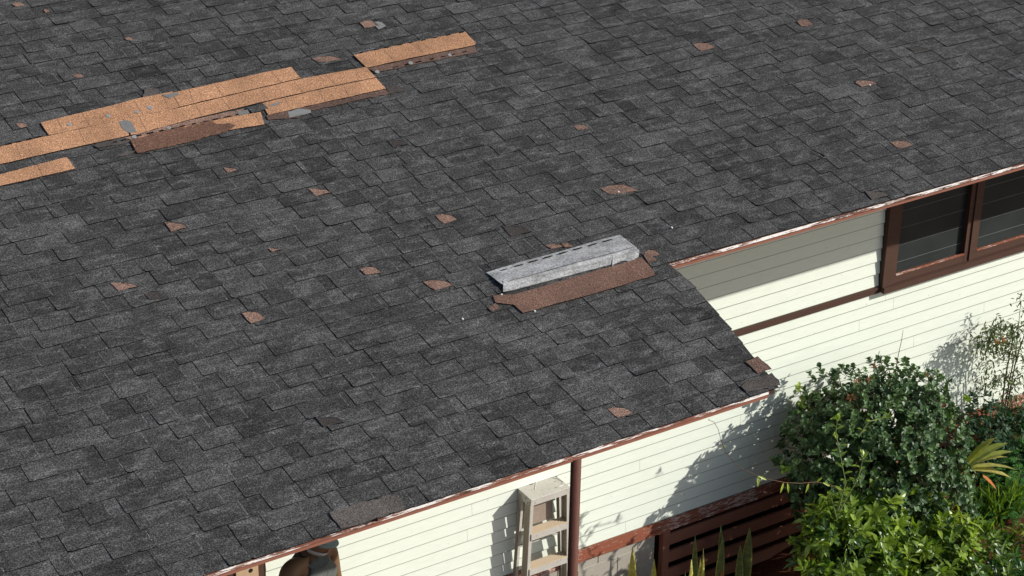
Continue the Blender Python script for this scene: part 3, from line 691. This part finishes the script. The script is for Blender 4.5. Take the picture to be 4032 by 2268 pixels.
# big dark round-leaved bush by the wall
def bush_extra(root, r, tips):
    for p in ((3440,1450),(3425,1505),(3380,1510),(3650,1485),(3352,1570),(3710,1610)):
        b = MB(); c = at(p, y=.62 if p[1] > 1560 else .95)
        for i in range(15):
            d = rnd(r); d.z = abs(d.z); leaf(b, c+d*.012, d, (0, 0, 1), r.uniform(.025, .05), .012, 0, r.random(), 'tiny', .0)
        b.build('seed_head', M['flower'], root)
    b = MB(); l = MB()                                # pale green leader on the left, against the wall
    pts = [at(p, y=1.33) for p in ((3230, 1700), (3195, 1620), (3160, 1575), (3145, 1520))]
    l.tube(pts, [.006, .005, .004, .003], 6)
    for q in pts[1:]: rosette(b, r, q, (-.2, -.3, 1), 8, .055, .042, 'oval', 0, (.3, 1), .1, .9, .06)
    b.build('new_growth', M['leaf_lime'], root)
    for p in ((3090, 1850), (3805, 1570)): b = MB(); rosette(b, r, at(p, y=.9), (-.3, -.4, 1), 9, .05, .04, 'oval', 0, (.2, .8), .1, .9, .0); b.build('new_growth', M['leaf_lime'], root)
    l.build('leader', M['twig_green'], root); l = MB(); l.tube([at((3525, 1470), y=1.0), at((3537, 1400), y=1.0), at((3550, 1340), y=.98), at((3556, 1300), y=.97)], [.004, .003, .0025, .0015], 5)
    l.build('leader', M['twig'], root)
bc = Vector((2.79, .82, -2.78))
def off(px, y): return at(px, y=y)
shrub('round_leaf_bush', 'big dark green bush with small round glossy leaves and rust seed heads beside the wall',
      [(off((3440, 1760), .86), (.70, .58, .56)), (off((3545, 1590), 1.0), (.46, .42, .36)), (off((3250, 1800), .95), (.40, .45, .44)), (off((3640, 1790), .74), (.40, .45, .52)), (off((3330, 1640), 1.02), (.40, .42, .34)), (off((3250, 1930), .86), (.36, .38, .26)), (off((3480, 1950), .72), (.50, .42, .32)), (off((3690, 1930), .70), (.34, .36, .28))],
      Vector((2.8, .9, ground_z(2.8, .9))), 2100, 9, .047, .038, 'oval', M['leaf_dark'], 21, stems=16, extra=bush_extra, droop=.10, upb=.45, trad=.016)

# bright long-leaved shrubs in front
def shoots(spec, mat='leaf_bright'):
    def ex(root, r, tips):
        for pts, y, n, ln in spec:
            b = MB(); s_ = MB(); P = [at(p, y=y) for p in pts]
            s_.tube(P, [.007]+[.005]*(len(P)-2)+[.003] if len(P) > 2 else [.007, .003], 6)
            for i in range(n):
                t = (i+1)/n*(len(P)-1); k_ = min(int(t), len(P)-2); q = P[k_].lerp(P[k_+1], t-k_)
                an = i*2.4; d = Vector((math.cos(an), math.sin(an)*.8, .55))
                leaf(b, q, d, (0, 0, 1), ln*r.uniform(.75, 1.15), ln*.36, 0, r.uniform(.2, 1), 'lance', .25, .3)
            rosette(b, r, P[-1], (P[-1]-P[-2]), 6, ln*.8, ln*.3, 'lance', 0, (.5, 1), .1, .6, .03)
            so_ = s_.build('shoot', M['twig_green'], root); b.build('shoot_leaves', M[mat], so_)
    return ex
G1 = 'leafy shrubs in front of the big round-leaved bush'
shrub('gardenia_shrub', 'bright green shrub with long glossy leaves and tall shoots overlapping the dark bush', [(off((3330, 2080), .42), (.33, .33, .30)), (off((3420, 2000), .45), (.24, .25, .2)), (off((3240, 2120), .40), (.20, .24, .22)), (off((3330, 2240), .22), (.38, .35, .30)), (off((3290, 2270), .24), (.20, .22, .2)), (off((3450, 2130), .36), (.30, .30, .28))],
      Vector((2.2, .38, ground_z(2.2, .38))), 300, 10, .108, .044, 'lance', M['leaf_bright'], 5, stems=12, group=G1, droop=.2, upb=.6, spread=.95, stem=.08,
      extra=shoots([([(3290, 2040), (3335, 1960), (3380, 1880), (3400, 1800)], .36, 12, .09), ([(3300, 2010), (3330, 1900), (3310, 1800), (3290, 1700), (3298, 1650)], .30, 18, .085),
                    ([(3300, 2060), (3270, 1950), (3330, 1930)], .34, 8, .09), ([(3480, 2030), (3560, 1960), (3600, 1935)], .34, 9, .09), ([(3380, 1720), (3400, 1690), (3420, 1660), (3500, 1640)], .22, 7, .07)]))
shrub('gardenia_shrub', 'yellow-green long-leaved shrub at the lower edge, right of the tall-shoot shrub', [(off((3600, 2130), .34), (.36, .34, .28)), (off((3560, 2260), .16), (.42, .36, .30)), (off((3480, 2110), .38), (.26, .28, .26)), (off((3700, 2090), .22), (.30, .30, .24)), (off((3680, 2200), .0), (.40, .36, .28)), (off((3520, 2200), .24), (.34, .3, .28))],
      Vector((2.75, .3, ground_z(2.75, .3))), 330, 10, .100, .040, 'lance', M['leaf_bright'], 6, tone=(.25, 1.1), stems=10, group=G1, droop=.2, upb=.6, spread=.95, stem=.08)
shrub('gardenia_shrub', 'dark long-leaved shrub at the lower right corner with a pale upright shoot', [(off((3880, 2230), -.20), (.38, .34, .24)), (off((4010, 2180), -.10), (.26, .28, .26)), (off((3760, 2270), -.22), (.3, .3, .22)), (off((3830, 2170), -.02), (.34, .32, .24)), (off((3960, 2280), -.30), (.4, .34, .26)), (off((4060, 2230), -.2), (.3, .3, .3))],
      Vector((3.0, -.2, ground_z(3.0, -.2))), 260, 9, .098, .036, 'lance', M['leaf_bright'], 8, tone=(.0, .7), stems=9, group=G1, droop=.2, upb=.6, spread=.95, stem=.08,
      extra=shoots([([(3812, 2210), (3810, 2100), (3806, 2030)], .0, 8, .06), ([(3985, 2260), (3975, 2200)], -.3, 6, .06)], 'leaf_lime'))

# fern bank and small dark plants at the right
def frond_plant(name, label, cat, c, n, ln, mat, seed, leafln=.03, leafw=.014, pairs=11, spread=1.0, group=None, gz=None, width=.3):
    r = random.Random(seed); c = Vector(c); gz = ground_z(c.x, c.y) if gz is None else gz
    root = empty(name, (c.x, c.y, gz), label, cat, group); b = MB(); s_ = MB()
    for i in range(n):
        an = r.uniform(0, 6.283); el = r.uniform(.35, 1.25); L_ = ln*r.uniform(.6, 1.1)
        st = Vector((c.x+r.uniform(-width, width), c.y+r.uniform(-width, width)*.7, gz)); st.z = ground_z(st.x, st.y)-.01
        d = Vector((math.cos(an)*math.cos(el)*spread, math.sin(an)*math.cos(el)*spread, math.sin(el)))
        P = [st+d*(L_*t)-Vector((0, 0, 1))*(L_*.45*t*t) for t in (0, .33, .66, 1)]
        P = [Vector((p.x, min(p.y, YW-.06), p.z)) for p in P]
        s_.tube(P, [.004, .003, .0025, .001], 4)
        for j in range(pairs):
            t = .25+.75*j/pairs; k_ = min(int(t*3), 2); q = P[k_].lerp(P[k_+1], t*3-k_); td = (P[k_+1]-P[k_]).normalized()
            sd = td.cross(Vector((0, 0, 1))).normalized(); tp = 1-.65*abs(t-.45)
            for sg in (-1, 1): 
                for kk in range(2): leaf(b, q+sd*sg*leafln*.7*kk*tp, sd*sg+td*r.uniform(.2, .9)+rnd(r)*.25, (0, 0, 1)+0*q if False else Vector((0, 0, 1)), leafln*tp*r.uniform(.8, 1.2), leafw*tp, 0, r.random(), 'tiny', .1)
    b.build('fronds', mat, root); s_.build('stalks', M['twig_green'], root); settle(root); return root
GF = 'feathery ground plants right of the big bush'
frond_plant('fern', 'bright green feathery fern bank right of the dark bush', 'fern', at((3900, 2010), y=.75), 120, .34, M['leaf_fern'], 31, .026, .014, 12, group=GF, width=.30)
frond_plant('fern', 'dark blue-green feathery plant below the wall beam at the right edge', 'fern', at((3985, 1800), y=1.05), 80, .38, M['leaf_deep'], 32, .028, .015, 11, group=GF, width=.22)
frond_plant('fern', 'shaded low feathery plant between the slatted skirt and the thin-stemmed shrub', 'fern', at((3930, 1700), y=1.2), 40, .30, M['leaf_deep'], 34, .026, .014, 10, group=GF, width=.14)

frond_plant('fern', 'dim feathery plant low against the beam behind the golden strap-leaved plant', 'fern', at((3870, 1640), y=1.25), 60, .34, M['leaf_deep'], 35, .028, .016, 10, group=GF, width=.16)
frond_plant('fern', 'tall green feathery plant at the right edge above the grassy blades', 'fern', at((4010, 1900), y=.95), 90, .40, M['leaf_fern'], 36, .028, .015, 12, group=GF, width=.24)
shrub('low_shrub', 'dark leafy low shrub filling the gap between the round bush and the thin-stemmed shrub', [(off((3875, 1640), 1.12), (.22, .2, .17)), (off((3960, 1690), 1.1), (.26, .2, .16)), (off((4030, 1640), 1.15), (.2, .2, .16)), (off((3850, 1740), .98), (.2, .2, .16))],
      Vector((4.3, 1.1, ground_z(4.3, 1.1))), 260, 8, .055, .026, 'lance', M['leaf_deep'], 51, stems=8, droop=.2, upb=.5, spread=.95, stem=.05, trad=.007)
# strap-leaved golden plant
r = random.Random(9); c = at((3790, 1850), y=.62); gz = ground_z(c.x, c.y)
ti = empty('ti_plant', (c.x, c.y, gz), 'golden strap-leaved plant with orange stems poking out right of the bush', 'plant')
b = MB(); b.tube([(c.x, c.y, gz-.02), (c.x-.01, c.y, c.z-.1), (c.x, c.y, c.z)], [.014, .012, .010], 8); b.build('stem', M['leaf_red'], ti)
ends = [((3965, 1715), .10), ((3985, 1745), .08), ((3965, 1775), .09), ((4000, 1815), .08), ((3980, 1850), .07), ((3920, 1700), .08), ((3830, 1890), .06)]
for p, wd in ends:
    b = MB(); e_ = at(p, y=.60+r.uniform(-.08, .08)); d = e_-c; d.z += .06; leaf(b, c, d, Vector((0, 0, 1))+rnd(r)*.3, d.length*1.05, wd, 0, r.random(), 'strap', .28, .35)
    b.build('leaf', M['leaf_gold'], ti)
b = MB(); e_ = at((3925, 1915), y=.5); s0 = at((3870, 1875), y=.52); leaf(b, s0, e_-s0, (0, -.5, 1), (e_-s0).length, .05, 0, .6, 'strap', .15, .3); b.build('orange_leaf', M['leaf_red'], ti)
settle(ti)

# grassy clumps
def clump(label, px, y, n, ln, mat, seed, group, wd=.016, width=.16, name='grass_clump'):
    r = random.Random(seed); c = at(px, y=y); gz = ground_z(c.x, c.y); root = empty(name, (c.x, c.y, gz), label, 'grass', group); b = MB()
    for i in range(n):
        an = r.uniform(0, 6.28); el = r.uniform(.9, 1.45)
        st = Vector((c.x+r.uniform(-width, width), c.y+r.uniform(-width, width)*.7, 0)); st.z = ground_z(st.x, st.y)-.01
        leaf(b, st, (math.cos(an)*math.cos(el), math.sin(an)*math.cos(el), math.sin(el)), Vector((math.cos(an+1.5), math.sin(an+1.5), .3)), ln*r.uniform(.6, 1.1), wd, 0, r.random(), 'strap', .2, .2)
    b.build('blades', mat, root); settle(root); return root
GG = 'upright grassy clumps at the right edge'
clump('thin upright blades below the fern bank', (3930, 2150), .62, 90, .38, M['leaf_bright'], 41, GG)
clump('sparse pale blades between the yellow-green shrub and the fern', (3800, 2120), .58, 46, .40, M['leaf_lime'], 42, GG, .013)

# thin-stemmed shrub by the wall at the right edge, casting its shadow on the boards
r = random.Random(14); g0 = at((3960, 1585), y=1.33); gz = ground_z(g0.x, g0.y)
nd = empty('nandina', (g0.x, g0.y, gz), 'thin-stemmed airy shrub against the wall at the right edge, with orange berries', 'shrub')
b = MB(); s_ = MB(); be = MB()
stemsN = [[(3945, 1640), (3968, 1540), (3985, 1450), (4000, 1380), (4010, 1290), (4018, 1200)], [(3955, 1640), (3980, 1520), (4000, 1420), (4030, 1330), (4060, 1230)], [(3945, 1600), (3960, 1480), (3975, 1400), (3990, 1330)]]
P3 = []
for st in stemsN:
    P = [at(p, y=1.33) for p in st]; P[0].z = gz-.02; sm_ = MB(); sm_.tube(P, [.008, .007, .006, .005, .0035, .002][:len(P)], 6); sm_.build('stem', M['twig'], nd); P3.append(P)
def spray(px, n, spread_, y=1.33, tone=(.1, 1)):
    c_ = at(px, y=y); src = min((q for P in P3 for q in P), key=lambda q: (q-c_).length)
    s_ = MB(); s_.tube([src, src.lerp(c_, .5)+Vector((0, 0, .03)), c_], [.004, .003, .002], 4); s_.build('twig', M['twig'], nd)
    for i in range(n):
        q = c_+Vector((r.gauss(0, spread_), r.gauss(0, .05), r.gauss(0, spread_*.55))); q.y = min(q.y, YW-.05)
        d = rnd(r); d.z -= .3; leaf(b, q, d, Vector((0, 0, 1))+rnd(r)*.6, r.uniform(.035, .062), .014, 0, r.uniform(*tone), 'lance', .2)
for px, n, sp in (((3945, 1280), 100, .06), ((3900, 1320), 140, .07), ((3870, 1360), 100, .06), ((3960, 1330), 110, .07), ((4015, 1300), 90, .07), ((3925, 1350), 90, .07), ((3990, 1370), 80, .07), ((4020, 1210), 22, .05), ((4010, 1165), 10, .04), ((3920, 1400), 40, .07), ((3960, 1430), 45, .07),
                  ((3935, 1490), 70, .07), ((3900, 1500), 60, .07), ((3985, 1510), 70, .07), ((4020, 1470), 60, .06), ((4030, 1400), 50, .06), ((3890, 1530), 40, .06), ((3940, 1590), 60, .07), ((4000, 1570), 60, .07), ((3900, 1610), 50, .06), ((4020, 1620), 50, .07), ((3950, 1380), 40, .07), ((3885, 1450), 40, .06)): spray(px, n, sp)
for px in ((3918, 1342), (3955, 1345), (3950, 1330), (3925, 1350)):
    c_ = at(px, y=1.28)
    for i in range(9): q = c_+rnd(r)*.016; be.box(q-Vector((.004,)*3), q+Vector((.004,)*3), 0, r.random())
b.build('foliage', M['leaf_nandina'], nd); be.build('berries', M['leaf_red'], nd); settle(nd)

# snake plants in front of the blocks
def snake(pxs, label, tone, seed, group):
    r = random.Random(seed); c = at(pxs[0][0], y=pxs[0][2]); gz = -4.52 if c.x < 1.1 else ground_z(c.x, c.y)-.02
    root = empty('snake_plant', (c.x, c.y, gz), label, 'plant', group)
    for (tip, wd, y, lean) in pxs:
        t = at(tip, y=y); g = Vector((t.x-lean*.5, y-.05, gz)); b = MB(); n = 9
        ax = (t-g); L_ = ax.length; ax.normalize(); sd = ax.cross(Vector((.54, .84, 0))).normalized(); sd = Quaternion(ax, r.uniform(-.4, .4)) @ sd; nn = sd.cross(ax)
        rowsv = []
        for i in range(n+1):
            f_ = i/n; w_ = wd*(.55+.45*math.sin(min(1, f_*1.5)*math.pi/2))*(1 if f_ < .55 else max(.02, (1-((f_-.55)/.45)**1.7)))
            cc = g.lerp(t, f_)+nn*(.02*math.sin(f_*4+seed))
            rowsv.append([b.vert(cc+sd*w_*.5*k_+nn*(abs(k_)*w_*.16)) for k_ in (-1, -.72, 0, .72, 1)])
        for i in range(n):
            for j in range(4):
                b.f.append((rowsv[i][j], rowsv[i][j+1], rowsv[i+1][j+1], rowsv[i+1][j])); b.mi.append(0); b.t.append(min(1, tone+(.45 if j in (0, 3) else 0)))
        ob = b.build('leaf', M['snake'], root, smooth=True); md = ob.modifiers.new('thick', 'SOLIDIFY'); md.thickness = .004
    settle(root); return root
GS = 'snake plants along the foundation'
snake([((2494, 2146), .088, 1.53, .02), ((2572, 2196), .080, 1.50, -.01), ((2455, 2262), .06, 1.48, .0)], 'yellow-edged snake plant in front of the concrete blocks', .65, 1, GS)
snake([((2721, 2202), .076, 1.02, .02), ((2768, 2158), .036, 1.0, -.01), ((2760, 2196), .066, 1.02, .03), ((2700, 2250), .03, 1.04, .03)], 'yellow-green snake plant in front of the slatted skirt, left of the dark one', .55, 2, GS)
snake([((2952, 2080), .095, 1.30, .10), ((2848, 2112), .075, 1.33, .14), ((2915, 2146), .070, 1.30, .02), ((2840, 2068), .055, 1.42, .0), ((2738, 2112), .055, 1.45, .02)], 'dark shaded snake plant with wide tall leaves against the slatted skirt', .02, 3, GS)
b = MB(); t = at((2842, 2246), y=1.28); b.vert(t); leaf(b, t-Vector((.02, 0, .16)), (.12, 0, 1), (0, -1, .2), .165, .032, 0, .9, 'strap', 0, .3)
tag(b.build('orange_leaf', M['leaf_red']), 'single orange leaf tip standing at the lower edge beside the snake plants', 'leaf')

# dead leaf, board and stones on the soil
def curl_leaf(px, y, ln, wd, mat, label, seed):
    r = random.Random(seed); b = MB(); c = at(px, y=y); n = 10; rows_ = []
    for i in range(n+1):
        f_ = i/n; w_ = wd*math.sin(math.pi*min(1, f_*.9+.08))**.7
        rows_.append([b.vert(c+Vector((ln*(f_-.5), -.02*math.sin(f_*6), .02+.03*math.sin(f_*5+j*1.3)))+Vector((.1, .35, .9)).normalized()*(w_*.5*j/2)+Vector((0, -.022*math.cos(j*1.5+f_*3), 0))) for j in (-2, -1, 0, 1, 2)])
    for i in range(n):
        for j in range(4): b.f.append((rows_[i][j], rows_[i][j+1], rows_[i+1][j+1], rows_[i+1][j])); b.mi.append(0); b.t.append(r.uniform(.2, .9))
    return tag(b.build('dead_leaf', mat, smooth=True), label, 'leaf', None)
M['dead'] = leafmat('dead_leaf', (.40, .17, .055), (.60, .30, .11), .25, .6, .2)
curl_leaf((3165, 2205), 1.16, .24, .15, M['dead'], 'large curled dry orange leaf lying on the soil left of the front shrub', 4)
curl_leaf((3108, 2238), 1.22, .055, .04, M['dead'], 'small dry leaf lying just below the large curled leaf', 6)
# curling tendril hanging from the lower eave to the bush
tv = empty('vine', at((3300, 1940), y=.30), 'thin bare tendril looping from the lower eave to the bush', 'vine')
pp = [((2788, 1653), -1.31), ((2812, 1662), -1.25), ((2828, 1690), -1.15), ((2838, 1730), -1.0), ((2855, 1775), -.85), ((2890, 1820), -.62), ((2930, 1850), -.40), ((2985, 1874), -.2), ((3030, 1888), -.05), ((3090, 1900), .1), ((3150, 1903), .18), ((3215, 1898), .24), ((3270, 1908), .28), ((3330, 1945), .32)]
P = [at(p, y=y) for p, y in pp]; b = MB(); b.tube(P, [.0016]*4+[.002]*5+[.003]*5, 6); b.build('stem', M['twig'], tv)
b = MB()
for px, d in (((2985, 1874), (-.1, -.2, -1)), ((2985, 1874), (.7, -.3, -.3)), ((3085, 1899), (-.5, -.2, -.9)), ((3100, 1901), (.1, -.2, -1)), ((3185, 1900), (-.5, -.2, -.8)), ((3215, 1898), (.4, -.2, .6)), ((3240, 1900), (.8, -.2, -.4)), ((2850, 1752), (-.4, 0, -.3)), ((2850, 1752), (.5, 0, -.4))):
    y = min(pp, key=lambda q: abs(q[0][0]-px[0]))[1]; small = px[0] < 2900
    leaf(b, at(px, y=y), d, (0, -1, .3), .03 if small else .075, .006 if small else .022, 0, .8, 'lance', .2, .5)
b.build('leaves', M['leaf_lime'], tv); settle(tv)

# ------------------------------------------------------------------ the man under the eave
man = empty('person', (0, 0, 0), 'man in a green cap and dark sleeveless shirt standing half hidden under the lower eave', 'person')
chin = at((1283, 2196), y=.47)
GZ = -3.34
k = NT('sun_tanned_skin'); c = k.mix((.185, .112, .062), (.13, .075, .043), k.noise(9, 4, .7)); c = k.mix(c, (.12, .05, .03), k.ramp(k.noise(55, 2, .5), [(.72, 0), (.76, .6)])); M['skin'] = k.done(c, .6, .2)
k = NT('dark_grey_cotton'); c = k.mix((.085, .096, .088), (.12, .13, .12), k.noise(30, 4, .7)); k.bump(k.noise(14, 3, .6), .6, .02); M['shirt'] = k.done(c, .9, .1)
k = NT('faded_green_cap'); c = k.mix((.18, .235, .215), (.22, .275, .25), k.noise(18, 4, .7)); M['cap'] = k.done(c, .85, .1)
k = NT('grey_beard'); c = k.mix((.24, .215, .20), (.62, .60, .58), k.noise(160, 3, .8, stretch=(1, 1, .3))); M['beard'] = k.done(c, .9, .1)
k = NT('denim'); M['denim'] = k.done((.03, .04, .06), .9, .1)
M['lips'] = NT('lips').done((.26, .10, .07), .5, .3); M['eye'] = NT('eye_white').done((.6, .58, .54), .3, .5); M['metal'] = NT('pendant_metal').done((.45, .43, .38), .3, .6, .8)
H = 1.72
def skin_mesh(name, verts, edges, radii, mats, parent, sub=2, root=0):
    me = bpy.data.meshes.new(name+'_cage'); me.from_pydata(verts, edges, []); ob = bpy.data.objects.new(name+'_cage', me); COL.objects.link(ob)
    sk = ob.modifiers.new('skin', 'SKIN'); sk.use_smooth_shade = True
    sv = me.skin_vertices[0].data if me.skin_vertices else None
    if sv is None: me.skin_vertices.new() if hasattr(me.skin_vertices, 'new') else None
    sv = me.skin_vertices[0].data
    for i, r_ in enumerate(radii): sv[i].radius = r_ if hasattr(r_, '__len__') else (r_, r_); sv[i].use_root = (i == root)
    ss = ob.modifiers.new('sub', 'SUBSURF'); ss.levels = sub; ss.render_levels = sub
    dg = bpy.context.evaluated_depsgraph_get(); ev = ob.evaluated_get(dg)
    nm = bpy.data.meshes.new_from_object(ev); nm.name = name
    bpy.data.objects.remove(ob); nm.materials.clear()
    for x in mats: nm.materials.append(x)
    nm.polygons.foreach_set('use_smooth', [True]*len(nm.polygons))
    o = bpy.data.objects.new(name, nm); COL.objects.link(o); o.parent = parent
    return o
# local frame: x to the man's left, -y forwards, z up from his soles
V = [(0,.02,.93),(0,.03,1.06),(0,.03,1.20),(0,.03,1.34),(0,.02,1.43),(0,-.005,1.49),           # 0 pelvis .. 5 neck
     (.10,.02,.88),(.11,0,.50),(.12,.03,.09),(.12,-.03,.04),(.125,-.15,.03),                    # left leg 6..10
     (-.10,.02,.88),(-.11,0,.50),(-.12,.03,.09),(-.12,-.03,.04),(-.125,-.15,.03),              # right leg 11..15
     (.10,.02,1.41),(.185,.02,1.415),(.255,.03,1.12),(.26,-.07,.88),(.258,-.10,.80),           # left arm 16..20
     (-.10,.02,1.42),(-.205,.01,1.445),(-.305,.0,1.15),(-.265,-.08,.88),(-.262,-.11,.80)]     # right arm 21..25
E_ = [(0,1),(1,2),(2,3),(3,4),(4,5),(0,6),(6,7),(7,8),(8,9),(9,10),(0,11),(11,12),(12,13),(13,14),(14,15),(3,16),(16,17),(17,18),(18,19),(19,20),(3,21),(21,22),(22,23),(23,24),(24,25)]
Rr = [(.15,.11),(.145,.105),(.155,.11),(.16,.11),(.075,.07),(.06,.06),(.088,.088),(.058,.058),(.038,.038),(.042,.035),(.036,.024),(.088,.088),(.058,.058),(.038,.038),(.042,.035),(.036,.024),(.075,.075),(.066,.066),(.046,.046),(.030,.026),(.040,.018),(.075,.075),(.070,.070),(.050,.050),(.030,.026),(.040,.018)]
for sg in (1, -1):                                    # five bent fingers on each hand
    h = 20 if sg > 0 else 25
    for q, (dx, ln) in enumerate(((-.027, .070), (-.009, .080), (.009, .075), (.026, .060))):
        i0 = len(V); bx_, by_, bz_ = V[h]
        V += [(bx_+sg*dx*.25, by_-.0+dx, bz_-.035), (bx_-sg*.008+sg*dx*.2, by_+dx-.006, bz_-.035-ln*.5), (bx_-sg*.030, by_+dx-.004, bz_-.035-ln*.92)]
        Rr += [(.0105,.0105), (.0095,.0095), (.008,.008)]; E_ += [(h, i0), (i0, i0+1), (i0+1, i0+2)]
    i0 = len(V); V += [(bx_-sg*.012, by_-.042, bz_-.005), (bx_-sg*.030, by_-.055, bz_-.045)]; Rr += [(.012,.012), (.0095,.0095)]; E_ += [(h, i0), (i0, i0+1)]
body = skin_mesh('body', V, E_, Rr, [M['skin']], man)
# head: shaped ellipsoid with nose, brow, chin, ears, joined into the body mesh
def head_bm():
    bm = bmesh.new(); bmesh.ops.create_uvsphere(bm, u_segments=40, v_segments=28, radius=1)
    for v_ in bm.verts:
        x, y, z = v_.co
        fr = max(0, -y); s_ = 1-.22*max(0, -z)**1.4
        v_.co = Vector((x*.076*s_, y*.098*(1-.08*max(0, -z)*(y > 0)), z*.118))
        v_.co.y -= .018*max(0, -z)*fr                          # jaw forwards
        nx = math.exp(-(x/.16)**2)
        v_.co.y -= .026*nx*math.exp(-((z+.12)/.16)**2)*(fr > .3)    # nose
        v_.co.y += .010*math.exp(-((abs(x)-.42)/.16)**2)*math.exp(-((z-.12)/.13)**2)*(fr > .3)   # eye sockets
        v_.co.y -= .007*math.exp(-((z-.32)/.12)**2)*fr             # brow
        v_.co.y -= .007*math.exp(-(x/.3)**2)*math.exp(-((z+.52)/.08)**2)*(fr > .3)   # lips
        v_.co.y -= .008*math.exp(-(x/.3)**2)*math.exp(-((z+.85)/.13)**2)*(fr > .1)   # chin
    for sg in (1, -1):
        g_ = bmesh.ops.create_uvsphere(bm, u_segments=12, v_segments=8, radius=1)
        for v_ in g_['verts']: v_.co = Vector((v_.co.x*.012+sg*.074, v_.co.y*.020+.012, v_.co.z*.032+.004))
    return bm
HC = Vector((0, -.045, 1.60)); tilt = Matrix.Translation(HC) @ Matrix.Rotation(math.radians(16), 4, 'Z') @ Matrix.Rotation(math.radians(17), 4, 'X')
def add_part(name, bm, mat, parent, Mx=tilt, smooth=True):
    bmesh.ops.transform(bm, matrix=Mx, verts=bm.verts); me = bpy.data.meshes.new(name); bm.to_mesh(me); bm.free()
    if mat: me.materials.append(mat)
    if smooth: me.polygons.foreach_set('use_smooth', [True]*len(me.polygons))
    o = bpy.data.objects.new(name, me); COL.objects.link(o); o.parent = parent; return o
# merge head with the body into one mesh
bm = bmesh.new(); bm.from_mesh(body.data); hb = head_bm(); bmesh.ops.transform(hb, matrix=tilt, verts=hb.verts)
tmp = bpy.data.meshes.new('tmp'); hb.to_mesh(tmp); hb.free(); bm.from_mesh(tmp); bm.to_mesh(body.data); bm.free(); bpy.data.meshes.remove(tmp)
body.data.polygons.foreach_set('use_smooth', [True]*len(body.data.polygons))
bm = bmesh.new()
for sg in (1, -1):
    g_ = bmesh.ops.create_uvsphere(bm, u_segments=12, v_segments=8, radius=.011)
    bmesh.ops.translate(bm, verts=g_['verts'], vec=(sg*.031, -.082, .014))
add_part('eyes', bm, M['eye'], man)
bm = bmesh.new(); g_ = bmesh.ops.create_uvsphere(bm, u_segments=14, v_segments=8, radius=1)
for v_ in bm.verts: v_.co = Vector((v_.co.x*.026, -.101+v_.co.y*.010, -.056+v_.co.z*.008))
add_part('mouth', bm, M['lips'], man)
bm = bmesh.new(); bmesh.ops.create_uvsphere(bm, u_segments=48, v_segments=30, radius=1); br = random.Random(3)
for v_ in list(bm.verts):                             # beard: shell round jaw and chin
    x, y, z = v_.co
    keep = (z < -.42 and y < .25) and not (abs(x) < .34 and z > -.62 and y < 0)
    if not keep: bm.verts.remove(v_); continue
    s_ = 1-.22*max(0, -z)**1.4; q = 1.08+br.uniform(-.02, .035)
    v_.co = Vector((x*.076*s_*q, y*.098*q-.018*max(0, -z)*max(0, -y)-.010*(y < 0), z*.118*1.10))
o = add_part('beard', bm, M['beard'], man); md = o.modifiers.new('thick', 'SOLIDIFY'); md.thickness = .010; md.offset = -1
bm = bmesh.new(); bmesh.ops.create_uvsphere(bm, u_segments=40, v_segments=24, radius=1)
for v_ in list(bm.verts):
    if v_.co.z < -.02: bm.verts.remove(v_); continue
    v_.co = Vector((v_.co.x*.083, v_.co.y*.106, 
        .022+v_.co.z*.104))
cap = add_part('cap', bm, M['cap'], man); md = cap.modifiers.new('thick', 'SOLIDIFY'); md.thickness = .004
b = MB(); n = 18; rows_ = []
for j in range(5):
    rad = j/4; rows_.append([b.vert(tilt @ Vector((math.sin(-1.15+2.3*i/n)*(.080+.012*rad), -math.cos(-1.15+2.3*i/n)*(.090+.060*rad*(.55+.45*math.cos(-1.15+2.3*i/n)))-0, .034-.016*rad-.016*abs(math.sin(-1.15+2.3*i/n))**2))) for i in range(n+1)])
for j in range(4):
    for i in range(n): b.f.append((rows_[j][i], rows_[j][i+1], rows_[j+1][i+1], rows_[j+1][i])); b.mi.append(0); b.t.append(.5)
o = b.build('cap_brim', M['cap'], man, smooth=True); md = o.modifiers.new('thick', 'SOLIDIFY'); md.thickness = .004
# sleeveless shirt and trousers: slightly larger skins over the body
sh = skin_mesh('shirt', [(0,.02,.86),(0,.03,1.06),(0,.03,1.20),(0,.03,1.345),(.10,.025,1.385),(-.10,.025,1.385),(.105,.02,1.43),(-.105,.02,1.43),(0,-.015,1.445)], [(0,1),(1,2),(2,3),(3,4),(3,5),(4,6),(5,7),(3,8)], [(.172,.132),(.172,.132),(.190,.136),(.198,.150),(.078,.098),(.078,.098),(.050,.090),(.050,.090),(.105,.115)], [M['shirt']], man)
tr = skin_mesh('trousers', [(0,.02,.95),(.10,.02,.86),(.11,0,.50),(.12,.03,.14),(-.10,.02,.86),(-.11,0,.50),(-.12,.03,.14)], [(0,1),(1,2),(2,3),(0,4),(4,5),(5,6)], [(.165,.125),(.105,.105),(.085,.085),(.07,.07),(.105,.105),(.085,.085),(.07,.07)], [M['denim']], man)
b = MB(); npts = [(-.068, .0, 1.435), (-.062, -.07, 1.40), (-.03, -.112, 1.345), (0, -.122, 1.315), (.03, -.112, 1.345), (.062, -.07, 1.40), (.068, .0, 1.435)]
b.tube(npts, .0014, 5); b.box((-.009, -.130, 1.275), (.009, -.124, 1.312)); b.tube([(-.012, -.127, 1.268), (.012, -.127, 1.268)], .010, 10)
b.build('necklace', M['metal'], man)
# place him: chin under the eave line, feet on the landing, face turned towards the yard
face = Matrix.Rotation(math.radians(22), 4, 'Z')
chl = face @ (tilt @ Vector((0, -.10, -.115)))
sc = (chin.z-GZ)/chl.z
man.scale = (sc, sc, sc); man.rotation_euler = (0, 0, math.radians(22))
man.location = (chin.x-chl.x*sc, chin.y-chl.y*sc, GZ)
print('person scale', sc, 'loc', tuple(man.location))
